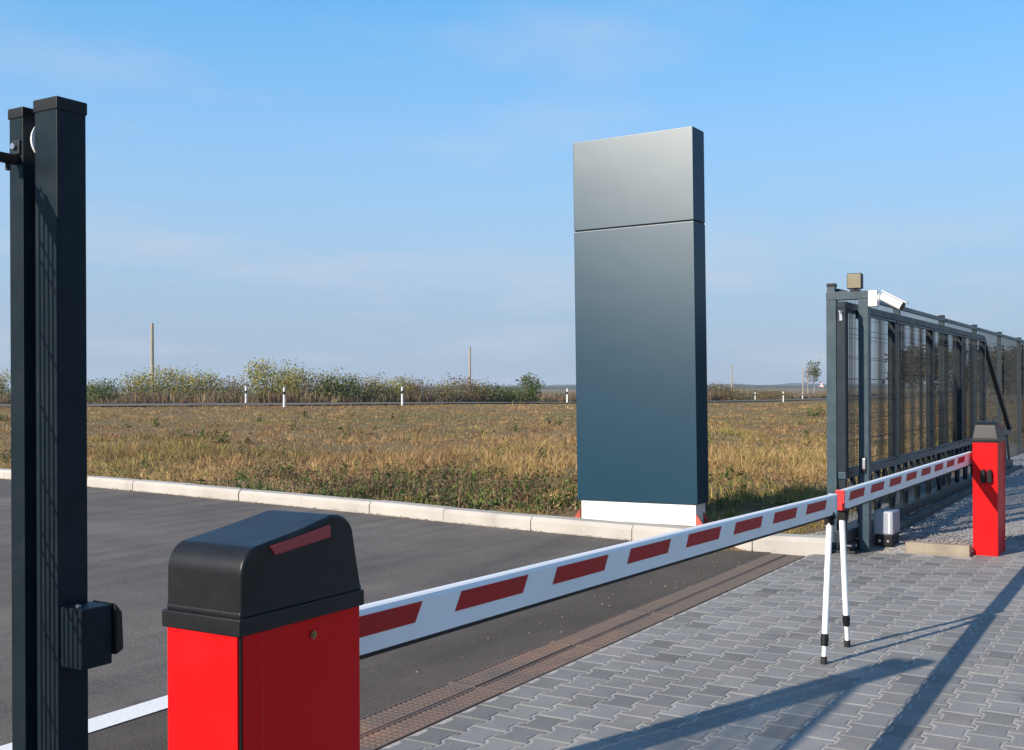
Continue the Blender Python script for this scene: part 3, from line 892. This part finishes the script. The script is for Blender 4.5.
def pole(l, d, top, r, lab, bits):
    x, y = W(l, d); z = float(terrain_z(x, y))
    t = thing('utility_pole', lab, 'pole', (x, y, z), 'bare poles beyond the road')
    mb = MB(); mb.tube((0, 0, -0.3), (0, 0, top-z), r, r*0.72, 10); mb.build('pole', M['wood'], t, smooth=True)
    if bits:
        mb = MB(); mb.bar((-0.5, 0.3, top-z-0.15), (0.5, -0.3, top-z-0.15), 0.08, 0.1); mb.build('crossarm', M['wood'], t)
        for s in (-1, 1):
            mb = MB(); mb.tube((s*0.4, -s*0.24, top-z-0.1), (s*0.4, -s*0.24, top-z+0.12), 0.05, 0.03, 8); mb.build('insulator', M['postwhite'], t)
pole(-32.2, 100, 7.35, 0.19, 'tallest bare pole rising from the bushes at the left', False)
pole(-6.4, 170, 7.7, 0.2, 'bare pole left of the pylon sign', False)
pole(59.0, 300, 7.4, 0.22, 'small far pole with short crossarm right of the pylon sign', True)
pole(86.0, 330, 6.9, 0.2, 'thin far pole beside the pale trunked trees', False)

# warning sign by the far road
x, y = W(55.3, 200); z = float(terrain_z(x, y))
t = thing('road_sign', 'tiny white triangular road sign on a post near the pale trees', 'road sign', (x, y, z), rz=0)
mb = MB(); mb.tube((0, 0, -0.2), (0, 0, 2.9), 0.05, n=8); mb.build('post', M['steel'], t)
mb = MB()
tri = [(-0.62, 1.95), (0.62, 1.95), (0, 3.05)]
def trir(s): return [( -0.06, a*s, (b-2.32)*s+2.32) for a, b in tri]
mb.prism(trir(1.0), [(p[0]+0.03, p[1], p[2]) for p in trir(1.0)], 1)
mb.prism([(p[0]-0.006, p[1], p[2]) for p in trir(0.8)], [(p[0]-0.001, p[1], p[2]) for p in trir(0.8)], 0)
mb.build('plate', [M['postwhite'], M['redcap']], t)

# ------------------------------------------------------------------ vegetation
def leaves_mesh(name, centers, size, tint, mat, parent, flat=0.0, aspect=0.6):
    k = len(centers)
    nrm = rng.normal(size=(k, 3)); nrm[:, 2] += flat; nrm /= np.linalg.norm(nrm, axis=1)[:, None]
    a = np.cross(nrm, rng.normal(size=(k, 3))); a /= np.linalg.norm(a, axis=1)[:, None]
    b = np.cross(nrm, a)
    s = (size*rng.uniform(0.6, 1.3, k))[:, None]
    V = np.stack([centers - a*s, centers + b*s*aspect, centers + a*s, centers - b*s*aspect], 1).reshape(-1, 3)
    F = np.arange(4*k).reshape(k, 4)
    return np_mesh(name, V, F, mat, np.repeat(tint, 4, 0), parent)

def shrub_parts(h, wd, nl, cols, bare=0.3, sparse=1.0):
    """stems mesh builder + foliage arrays for a loose upright bush"""
    mb = MB(); C = []; T = []
    ns = 11
    cols = np.array(cols)
    for i in range(ns):
        a = rnd.uniform(0, 6.28); r0 = rnd.uniform(0, 0.25)*wd; r1 = r0 + rnd.uniform(0.05, 0.30)*wd
        p0 = Vector((math.cos(a)*r0, math.sin(a)*r0, -0.1)); hh = h*rnd.uniform(0.62, 1.0)
        p2 = Vector((math.cos(a)*r1, math.sin(a)*r1, hh)); p1 = p0.lerp(p2, 0.5) + Vector((rnd.uniform(-.1, .1), rnd.uniform(-.1, .1), 0))
        mb.tube(p0, p1, 0.02, 0.014, 5); mb.tube(p1, p2, 0.014, 0.006, 5)
        m = int(nl/ns*rnd.uniform(0.6, 1.4))
        tt = bare + (1-bare)*rng.random(m)**0.8
        base = np.array([(p0.lerp(p2, float(q)))[:] for q in tt])
        spread = 0.06 + 0.17*wd*(1-np.abs(tt-0.6))
        base += np.clip(rng.normal(size=(m, 3)), -1.7, 1.7)*spread[:, None]*np.array([1, 1, 0.7])
        C.append(base)
        c = cols[rng.integers(0, len(cols), m)]*rng.uniform(0.7, 1.3, (m, 1))*rnd.uniform(0.8, 1.2)
        T.append(c)
    C = np.concatenate(C); T = np.concatenate(T)
    C[:, 2] = np.clip(C[:, 2], 0.02, None)
    return mb, C, T

YG = [(0.34, 0.33, 0.085), (0.23, 0.25, 0.06), (0.48, 0.40, 0.11), (0.12, 0.15, 0.045), (0.42, 0.29, 0.09)]
OL = [(0.20, 0.19, 0.085), (0.30, 0.24, 0.12), (0.14, 0.15, 0.06), (0.36, 0.29, 0.15)]
GR = [(0.08, 0.13, 0.04), (0.13, 0.18, 0.055), (0.20, 0.22, 0.07)]
RU = [(0.30, 0.18, 0.07), (0.24, 0.17, 0.08), (0.17, 0.155, 0.065)]
bush_group = 'loose bushes along the far side of the road'
protos = []
def bush(kind, l, d, h, lab, wd=1.0):
    """kind indexes one of the prototypes; each is built the first time"""
    x, y = W(l, d); z = float(terrain_z(x, y))
    if protos[kind][0] is None:
        hh, w_, nl, cols, bare, sz = protos[kind][1]
        t = thing('bush', lab, 'bush', (x, y, z), bush_group)
        mb, C, T = shrub_parts(hh, w_, nl, cols, bare)
        mb.build('stem', M['bark'], t)
        leaves_mesh('foliage', C, sz, T, M['leaf'], t)
        protos[kind][0] = t; o = t
    else:
        o = copy_tree(protos[kind][0]); o.location = (x, y, z)
        tag(o, lab, 'bush', bush_group)
    s = h*0.90/protos[kind][1][0]
    wd *= rnd.uniform(1.0, 1.3)
    o.scale = (s*wd, s*wd, s*rnd.uniform(0.85, 1.15)); o.rotation_euler.z = rnd.uniform(0, 6.28)
    return o
protos = [[None, (2.4, 2.8, 3000, YG, 0.22, 0.064)], [None, (2.4, 2.5, 2400, YG, 0.28, 0.066)], [None, (1.8, 2.8, 2300, OL, 0.12, 0.062)],
          [None, (1.5, 2.0, 2000, GR, 0.05, 0.062)], [None, (1.6, 2.8, 1800, RU, 0.15, 0.062)], [None, (2.0, 1.3, 1100, GR, 0.1, 0.07)]]
for args in [
    (0, -33.5, 72, 2.2, 'dark leafy bush at the left edge beyond the gate post'),
    (1, -27.8, 71, 2.1, 'leafy bush just right of the thick gate post'),
    (3, -25.8, 70, 1.7, 'low green bush between the gate post and the tallest pole'),
    (1, -23.8, 71, 2.2, 'loose bush at the foot of the tallest pole'),
    (0, -21.6, 71, 2.75, 'tall yellow green bush just right of the tallest pole'),
    (1, -19.6, 71, 2.5, 'yellow green bush second to the right of the tallest pole'),
    (2, -17.8, 70, 1.9, 'low olive bush in the dip left of the leftmost marker post'),
    (0, -15.6, 72, 2.6, 'tall bush directly behind the marker post nearest the barrier hood'),
    (1, -14.0, 71, 2.3, 'pale leafy bush behind the leftmost marker post'),
    (2, -12.2, 71, 2.1, 'olive bush right of the marker post nearest the barrier hood'),
    (3, -11.0, 71, 1.8, 'low green bush above the barrier hood'),
    (2, -9.6, 73, 1.9, 'olive bush standing left of the midway marker post'),
    (0, -8.0, 74, 2.1, 'yellowish bush just left of the midway marker post'),
    (4, -6.4, 75, 1.9, 'rusty bush directly behind the midway marker post'),
    (2, -4.8, 77, 1.8, 'olive bush right of the midway marker post'),
    (4, -3.2, 79, 1.9, 'rusty bush left of the pole that stands near the pylon'),
    (3, -1.8, 81, 1.4, 'green bush right of the pole that stands near the pylon'),
    (5, 1.2, 84, 2.7, 'spiky green upright bush left of the pylon sign'),
    (3, -0.2, 82, 1.5, 'rounded green bush at the foot of the spiky bush')]:
    bush(*args)
for args in [
    (4, 24.0, 128, 2.0, 'rusty low bush right beside the pylon sign'),
    (2, 27.5, 134, 1.6, 'olive low bush under the small far pole with crossarm'),
    (4, 32.0, 142, 1.4, 'rusty low bush between the far pole and the marker posts'),
    (2, 36.5, 150, 1.3, 'olive low bush right of the far marker posts')]:
    bush(*args, 1.6)

def tree(l, d, h, lab, crown_from, cols, nl, lean=0.0, wd=1.0, bark='palebark', sz=0.16, group=None, r=0.07):
    x, y = W(l, d); z = float(terrain_z(x, y))
    t = thing('tree', lab, 'tree', (x, y, z), group)
    mb = MB()
    p = Vector((0, 0, -0.2)); K = 6; pts = [p]
    for i in range(K):
        p = p + Vector((rnd.uniform(-.12, .12)+lean, rnd.uniform(-.12, .12), (h+0.2)/K)); pts.append(p)
    for i in range(K): mb.tube(pts[i], pts[i+1], r*(1-i/K*0.85), r*(1-(i+1)/K*0.85), 7)
    C = []
    for i in range(22):
        q = rnd.uniform(crown_from, 1.0); k = min(K-1, int(q*K)); b0 = pts[k].lerp(pts[k+1], q*K-k)
        a = rnd.uniform(0, 6.28); ln = wd*rnd.uniform(0.3, 0.9)*(1.25-q)
        b1 = b0 + Vector((math.cos(a)*ln, math.sin(a)*ln, ln*rnd.uniform(0.3, 0.9)))
        mb.tube(b0, b1, 0.022, 0.008, 5)
        for j in range(3):
            b2 = b1 + Vector((rnd.uniform(-.4, .4), rnd.uniform(-.4, .4), rnd.uniform(0, .5)))*wd*0.7
            mb.tube(b0.lerp(b1, rnd.uniform(.4, 1)), b2, 0.012, 0.005, 4)
            m = int(nl/66)
            C.append(np.array(b2) + np.clip(rng.normal(size=(m, 3)), -1.6, 1.6)*0.20*wd)
    mb.build('trunk', M[bark], t)
    C = np.concatenate(C); cols = np.array(cols)
    T = cols[rng.integers(0, len(cols), len(C))]*rng.uniform(0.65, 1.35, (len(C), 1))
    leaves_mesh('crown', C, sz, T, M['leaf'], t)
    return t
tree(52.6, 198, 5.4, 'slender bare tree with pale trunk left of the leafy one by the road sign', 0.4, [(0.30, 0.24, 0.2), (0.2, 0.16, 0.13)], 240, 0, 1.0, sz=0.12)
tree(53.8, 199, 6.0, 'slender pale trunked tree with dark green top left of the road sign', 0.55, GR, 420, 0.03, 1.7, sz=0.17)
tree(54.6, 202, 5.2, 'thin pale trunked tree directly behind the road sign', 0.55, [(0.26, 0.2, 0.15), (0.1, 0.12, 0.05)], 420, 0, 1.0, sz=0.15)
BR = [(0.13, 0.09, 0.06), (0.10, 0.085, 0.05), (0.17, 0.12, 0.07), (0.07, 0.075, 0.035)]
bt = [(24, 66, 2.1), (27, 70, 2.4), (25.5, 58, 1.9), (31.5, 75, 2.6), (34.5, 78, 2.5), (30.5, 66, 2.2), (36.5, 76, 2.5), (39, 84, 2.7), (42, 88, 2.9), (45, 92, 3.0), (37.5, 70, 2.2), (33, 70, 2.4), (48, 96, 3.1)]
for i, (l, d, h) in enumerate(bt):
    tree(l, d, h, 'brown autumn tree seen through the mesh of the gate and fence', 0.15, BR, 1500, 0, 1.9, 'bark', 0.13, 'brown trees behind the fence', 0.09)

# grass blades ------------------------------------------------------
def fbm(x, y, s, seed=0.0):
    return np.array([mnoise.noise(Vector((a*s, b*s, seed))) for a, b in zip(x, y)])

def blades(name, X, Y, h, w, tint, mat, lean=0.35):
    k = len(X)
    Z = terrain_z(X, Y) - 0.01
    a = rng.uniform(0, 2*np.pi, k); ca, sa = np.cos(a)*w/2, np.sin(a)*w/2
    lx, ly = rng.normal(0, lean, k)*h, rng.normal(0, lean, k)*h
    b0 = np.stack([X-ca, Y-sa, Z], 1); b1 = np.stack([X+ca, Y+sa, Z], 1)
    m0 = np.stack([X-ca*.7+lx*.35, Y-sa*.7+ly*.35, Z+h*.6], 1); m1 = np.stack([X+ca*.7+lx*.35, Y+sa*.7+ly*.35, Z+h*.6], 1)
    tp = np.stack([X+lx, Y+ly, Z+h], 1)
    V = np.stack([b0, b1, m1, m0, tp], 1).reshape(-1, 3)
    i = np.arange(k)*5
    F = np.concatenate([np.stack([i, i+1, i+2], 1), np.stack([i, i+2, i+3], 1), np.stack([i+3, i+2, i+4], 1)])
    o = np_mesh(name, V, F, mat, np.repeat(tint, 5, 0)); tag(o, kind='stuff')
    return o

def scatter(n, dmin, dmax, pw):
    d = dmin + (dmax-dmin)*rng.random(n)**pw
    l = rng.uniform(-0.56, 0.50, n)*d
    x = GX*d + GY*l; y = GY*d - GX*l
    s = x - kerb_u(y)
    ok = (s > 0.205) & ((y > 3.0) | (x > 60)) & ~((x > 9.2) & (x < 10.48) & (abs(y-4.68) < 0.80))
    return x[ok], y[ok], d[ok], l[ok], s[ok]

def field_tufts(n, per, dmin, dmax, pw):
    x, y, d, l, s = scatter(n, dmin, dmax, pw)
    n1 = fbm(x, y, 0.28, 1.0) + 0.5*fbm(x, y, 0.62, 2.0); n2 = fbm(x, y, 1.1, 5.0) + 0.6*fbm(x, y, 2.6, 6.0); n3 = fbm(x, y, 0.11, 9.0)
    right = np.clip((l/d - 0.09)/0.06, 0, 1)
    tan = np.clip(1.05 - np.abs(d-20-9*n3-5*n1)/7.0, 0, 1) + 0.30*right*np.clip((45-d)/20, 0, 1)
    far = np.clip((d-24)/14, 0, 1)
    weedy = np.clip(1.35 - s/4.2, 0, 1)*np.clip(1.2 - np.maximum(y-8.5, 0)/4.5, 0.15, 1)*np.clip((y-3.2)/1.0, 0.3, 1)
    keep = rng.random(len(x)) < np.clip(0.36 + 0.45*tan + 0.70*n2 + 0.30*n1 + 0.12*far - 0.34*weedy, 0.05, 1)
    x, y, d, l, s, n1, n2, n3, tan, right, far = [q[keep] for q in (x, y, d, l, s, n1, n2, n3, tan, right, far)]
    k = len(x)
    tall = np.clip(0.28 + 0.50*tan + 0.6*n2 + 0.35*n1, 0.15, 1.3)*rng.uniform(0.6, 1.3, k)
    c_tan = np.array([(0.43, 0.305, 0.155), (0.35, 0.245, 0.125), (0.50, 0.37, 0.20), (0.27, 0.19, 0.095)])[rng.integers(0, 4, k)]
    c_brn = np.array([(0.31, 0.20, 0.095), (0.37, 0.25, 0.12), (0.20, 0.125, 0.065), (0.32, 0.185, 0.10), (0.41, 0.30, 0.165), (0.145, 0.095, 0.055)])[rng.choice(6, k, p=[.24, .22, .18, .16, .12, .08])]
    c_olv = np.array([(0.23, 0.21, 0.07), (0.16, 0.175, 0.045), (0.31, 0.265, 0.095)])[rng.integers(0, 3, k)]
    ft = np.clip(tan*0.85 + 0.8*n1 + 0.3*n2, 0, 1)[:, None]
    col = c_brn*(1-ft) + c_tan*ft
    fo = (np.clip(0.45*right*(1-0.5*far) + 1.3*fbm(x, y, 0.20, 77.0) + 0.8*fbm(x, y, 0.6, 78.0) + np.where(s < 3, 0.30, 0) + 0.04, 0, 1)*(rng.random(k) < 0.7))[:, None]
    red = np.clip(1.6*fbm(x, y, 0.14, 91.0), 0, 0.6)[:, None]*np.clip(s/6, 0, 1)[:, None]
    col = col*(1-red) + np.array([(0.20, 0.115, 0.075)])*red
    col = (col*(1-fo) + c_olv*fo)*rng.uniform(0.7, 1.3, (k, 1))*(1 + 0.25*n2[:, None])
    r = np.repeat
    m = k*per
    rad = r(rng.uniform(0.02, 0.09, k)*(1+d/40), per)*np.sqrt(rng.random(m)); a = rng.uniform(0, 2*np.pi, m)
    X = r(x, per) + rad*np.cos(a); Y = r(y, per) + rad*np.sin(a)
    h = r(tall*(1-0.45*np.clip(1.35 - s/4.2, 0, 1)), per)*rng.uniform(0.08, 0.30, m)*np.where(rng.random(m) < 0.05, 1.8, 1.0)*(1-0.35*r(far, per))
    w_ = rng.uniform(0.003, 0.008, m)*(1 + r(d, per)/20)
    C = r(col, per, 0)*rng.uniform(0.75, 1.25, (m, 1))
    return X, Y, h, w_, np.clip(C*np.array([(1.17, 1.08, 0.92)]), 0.02, 0.8)
blades('dry_grass', *field_tufts(56000, 11, 9.3, 61, 1.6), M['grass'], 0.55)
# matted litter and clods lying on the rough field
x, y, d, l, s = scatter(150000, 12, 61, 1.25)
n1 = fbm(x, y, 0.5, 51.0) + 0.6*fbm(x, y, 1.6, 52.0)
keep = rng.random(len(x)) < np.clip(0.45 + 1.1*n1, 0.05, 1)
x, y, d, n1 = [q[keep] for q in (x, y, d, n1)]
cl = np.array([(0.34, 0.25, 0.15), (0.28, 0.19, 0.11), (0.17, 0.12, 0.075), (0.42, 0.33, 0.22), (0.19, 0.19, 0.075)])[rng.choice(5, len(x), p=[.26, .34, .20, .04, .16])]*np.array([(1.12, 1.05, 0.90)])*rng.uniform(0.75, 1.25, (len(x), 1))
o = leaves_mesh('field_litter', np.stack([x, y, terrain_z(x, y) + rng.uniform(0.01, 0.09, len(x))], 1), 0.022*(1+d/65), cl, M['grass'], None, 0.5, 0.35); tag(o, kind='stuff')

# broad-leaved weeds in clumps, thickest along the kerb
x, y, d, l, s = scatter(44000, 9.3, 44, 1.9)
n1 = fbm(x, y, 0.45, 21.0); n2 = fbm(x, y, 1.3, 33.0)
near_k = np.clip(1.30 - s/4.6, 0, 1)*np.clip(1.15 - np.maximum(y-8.5, 0)/4.5, 0.08, 1)*np.clip((y-3.2)/1.0, 0.35, 1)
rt = np.clip((l/d - 0.09)/0.06, 0, 1)
near_k = near_k*(1 - 0.75*rt)
mound = np.clip(n1*2.2 - 0.45, 0, 1)*0.6
keep = rng.random(len(x)) < np.clip(near_k*(0.20 + 1.0*n1 + 0.9*n2) + mound*(0.3+n2), 0, 1)*0.8
x, y, d, s, n1, near_k = [q[keep] for q in (x, y, d, s, n1, near_k)]
k = len(x); per = 34; m = k*per; r = np.repeat
kindw = rng.choice(4, k, p=[.38, .20, .20, .22])
base = np.array([(0.080, 0.130, 0.030), (0.145, 0.185, 0.045), (0.050, 0.080, 0.024), (0.165, 0.105, 0.06)])[kindw]*rng.uniform(0.75, 1.25, (k, 1))
Rr = rng.uniform(0.05, 0.19, k); Hh = rng.uniform(0.09, 0.34, k)*(0.75 + 0.9*np.clip(n1, 0, 1)) * np.where(kindw == 3, 1.5, 1.0)
u1 = rng.normal(size=(m, 3)); u1 /= np.linalg.norm(u1, axis=1)[:, None]; q = rng.random(m)**0.4
X = r(x, per) + u1[:, 0]*q*r(Rr, per); Y = r(y, per) + u1[:, 1]*q*r(Rr, per); Z = terrain_z(X, Y) + np.abs(u1[:, 2])*q*r(Hh, per) + 0.012
C = np.clip(r(base, per, 0)*rng.uniform(0.7, 1.35, (m, 1)), 0.01, 0.6)
o = leaves_mesh('green_weeds', np.stack([X, Y, Z], 1), 0.021*(1+r(d, per)/45)*rng.uniform(0.7, 1.4, m), C, M['weed'], None, 0.7, 0.42); tag(o, kind='stuff')
# their stalks and seed heads
j = rng.choice(m, min(m, 3500), replace=False)
blades('weed_stalks', X[j], Y[j], rng.uniform(0.10, 0.36, len(j)), rng.uniform(0.005, 0.011, len(j)), np.array([(0.20, 0.135, 0.075)])*rng.uniform(0.5, 1.7, (len(j), 1)), M['grass'], 0.25)

k = 2600
yk = np.concatenate([rng.uniform(3.1, 18, k), 3.03 + np.abs(rng.normal(0, 0.22, 220))])
xk = np.concatenate([kerb_u(yk[:k]) - 0.012 - np.abs(rng.normal(0, 0.05, k)), rng.uniform(2.5, 9.2, 220)])
cl = np.array([(0.30, 0.22, 0.13), (0.16, 0.11, 0.07), (0.24, 0.20, 0.15), (0.36, 0.24, 0.10)])[rng.integers(0, 4, len(xk))]
o = leaves_mesh('kerb_litter', np.stack([xk, yk, rng.uniform(0.002, 0.014, len(xk))], 1), 0.009*rng.choice([0.5, 0.8, 1.0, 1.6], len(xk), p=[.45, .35, .17, .03]), cl, M['grass'], None, 2.0, 0.6); tag(o, kind='stuff')

# brown weeds beyond the road
kk = 70000
e = np.array(edge, float); t_ = rng.uniform(0, 1, kk)**0.8
cum = np.concatenate([[0], np.cumsum(np.hypot(*np.diff(e, axis=0).T))]); a0, a1 = 60, cum[-1]*0.78
q = rng.uniform(a0, a1, kk)
El = np.interp(q, cum, e[:, 0]); Ed = np.interp(q, cum, e[:, 1])
tl = np.interp(q+1, cum, e[:, 0]) - El; td = np.interp(q+1, cum, e[:, 1]) - Ed; nn = np.hypot(tl, td)
kdist = 7.2 + 11*rng.random(kk)**1.5
l = El - td/nn*kdist; d = Ed + tl/nn*kdist
x = GX*d + GY*l; y = GY*d - GX*l
n1 = fbm(x, y, 0.3, 3.0)
h = rng.uniform(0.3, 1.25, kk)*np.clip(0.75 + 0.6*n1, 0.25, 1.4)
col = np.array([(0.19, 0.14, 0.115), (0.15, 0.115, 0.10), (0.25, 0.18, 0.11), (0.14, 0.14, 0.06), (0.30, 0.22, 0.13), (0.22, 0.12, 0.06)])[rng.integers(0, 6, kk)]*rng.uniform(0.7, 1.25, (kk, 1))
blades('roadside_weeds', x, y, h, rng.uniform(0.03, 0.08, kk)*(0.6+d/130), col, M['grass'], 0.2)

# far fields' low growth to the horizon and wooded hills
def hills():
    for (l0, l1, d0, hmax, sd) in ((-2600, 2600, 1500, 5.0, 1.0), (-3200, 3200, 2600, 14, 7.0)):
        mb = MB(); n = 420; vs = []
        for i in range(n+1):
            l = l0 + (l1-l0)*i/n
            hgt = hmax*(0.55 + 0.55*mnoise.noise(Vector((l*0.0022, sd, 0))) + 0.28*mnoise.noise(Vector((l*0.012, sd, 3))) + 0.16*mnoise.noise(Vector((l*0.06, sd, 5))))
            hgt = max(1.5, hgt)
            for dd, zz in ((0, -3), (60, hgt*0.75), (160, hgt), (420, -3)):
                x, y = W(l, d0 + dd + 40*mnoise.noise(Vector((l*0.004, sd, 9)))); vs.append((x, y, zz))
        fs = [(i*4+j, i*4+j+1, (i+1)*4+j+1, (i+1)*4+j) for i in range(n) for j in range(3)]
        mb.add(vs, fs)
        tag(mb.build('hills', M['hill'], smooth=True), kind='structure')
hills()

# ------------------------------------------------------------------ air
HAZE = 0.00022
mb = MB(); mb.box(-4200, 4200, -4200, 4200, -4.0, 40.0)
hz = mb.build('haze', bpy.data.materials.new('haze air'))
m = hz.data.materials[0]; m.use_nodes = True; nt = m.node_tree; nt.nodes.clear()
out = nt.nodes.new('ShaderNodeOutputMaterial'); pv = nt.nodes.new('ShaderNodeVolumePrincipled')
pv.inputs['Color'].default_value = (0.80, 0.88, 1.0, 1); pv.inputs['Density'].default_value = HAZE; pv.inputs['Anisotropy'].default_value = 0.2
nt.links.new(pv.outputs[0], out.inputs['Volume'])
tag(hz, kind='stuff')

# ------------------------------------------------------------------ light, sky
SUN_EL, SUN_AZ = R(27.0), R(20.0)
sdir = Vector((-math.cos(SUN_AZ)*math.cos(SUN_EL), math.sin(SUN_AZ)*math.cos(SUN_EL), math.sin(SUN_EL)))   # towards the sun
sl = bpy.data.lights.new('sun', 'SUN'); sl.energy = 4.8; sl.angle = R(0.55); sl.color = (1.0, 0.88, 0.745)
so = link(bpy.data.objects.new('sun', sl)); so.rotation_euler = sdir.to_track_quat('Z', 'Y').to_euler(); so.location = (-6, 4, 12)

wld = bpy.data.worlds.new('World'); scene.world = wld; wld.use_nodes = True
nt = wld.node_tree; nt.nodes.clear()
out = nt.nodes.new('ShaderNodeOutputWorld'); bg = nt.nodes.new('ShaderNodeBackground'); bg.inputs['Strength'].default_value = 0.12
sky = nt.nodes.new('ShaderNodeTexSky'); sky.sky_type = 'NISHITA'; sky.sun_disc = False
sky.sun_elevation = SUN_EL; sky.sun_rotation = math.atan2(sdir.x, sdir.y)
sky.air_density = 1.0; sky.dust_density = 0.3; sky.ozone_density = 3.0; sky.altitude = 100
tc = nt.nodes.new('ShaderNodeTexCoord')
sep = nt.nodes.new('ShaderNodeSeparateXYZ'); nt.links.new(tc.outputs['Generated'], sep.inputs[0])
# clouds lie on a high flat layer: project the direction onto it
den = N(nt, 'ShaderNodeMath', operation='ADD'); den.inputs[1].default_value = 0.10
nt.links.new(sep.outputs['Z'], den.inputs[0])
cmb = nt.nodes.new('ShaderNodeCombineXYZ')
for ax in 'XY':
    dv_ = N(nt, 'ShaderNodeMath', operation='DIVIDE'); nt.links.new(sep.outputs[ax], dv_.inputs[0]); nt.links.new(den.outputs[0], dv_.inputs[1])
    nt.links.new(dv_.outputs[0], cmb.inputs[ax])
mp = nt.nodes.new('ShaderNodeMapping'); mp.inputs['Rotation'].default_value = (0, 0, R(35)); mp.inputs['Scale'].default_value = (0.50, 0.60, 1); mp.inputs['Location'].default_value = (3.1, 1.7, 0)
nt.links.new(cmb.outputs[0], mp.inputs['Vector'])
cn = noise_n(nt, mp.outputs[0], 1.3, 9, 0.56)
cf = ramp(nt, cn, [(0.50, (0, 0, 0)), (0.76, (0.62,) * 3)]).outputs['Color']
# autumn haze thickens the sky towards the horizon
tinted = mixc(nt, 1.0, sky.outputs['Color'], (0.62, 1.0, 1.22), 'MULTIPLY')
hz_col = ramp(nt, sep.outputs['Z'], [(0.0, (2.15, 2.75, 3.60)), (0.07, (2.3, 3.0, 4.0)), (0.13, (2.35, 3.4, 4.6)), (0.22, (1.9, 3.45, 5.3)), (0.34, (0.95, 3.15, 5.7))]).outputs['Color']
hz_fac = ramp(nt, sep.outputs['Z'], [(0.0, (0.95,)*3), (0.14, (0.85,)*3), (0.34, (0.6,)*3), (0.7, (0.0,)*3)]).outputs['Color']
hazed = mixc(nt, hz_fac, tinted, hz_col)
mixs = mixc(nt, cf, hazed, (3.6, 3.9, 4.5))
nt.links.new(mixs, bg.inputs['Color']); nt.links.new(bg.outputs[0], out.inputs['Surface'])

# ------------------------------------------------------------------ camera
cam = bpy.data.cameras.new('camera'); co = link(bpy.data.objects.new('camera', cam))
cam.sensor_width = 36.0; cam.lens = 1117/1024*36.0; cam.shift_y = 13/1024; cam.clip_start = 0.05; cam.clip_end = 12000
fwd = Vector((GX, GY, 0)).normalized(); rt = Vector((fwd.y, -fwd.x, 0)); up = Vector((0, 0, 1))
roll = R(0.25)
up2 = up*math.cos(roll) + rt*math.sin(roll); rt2 = rt*math.cos(roll) - up*math.sin(roll)
mw = Matrix((rt2, up2, -fwd)).transposed().to_4x4(); mw.translation = (0, 0, 1.4)
co.matrix_world = mw
scene.camera = co

scene.view_settings.view_transform = 'Standard'; scene.view_settings.look = 'None'
scene.view_settings.exposure = 0.5; scene.view_settings.gamma = 1.0; scene.view_settings.use_curve_mapping = False
scene.cycles.max_bounces = 6; scene.cycles.volume_bounces = 1; scene.cycles.use_denoising = True
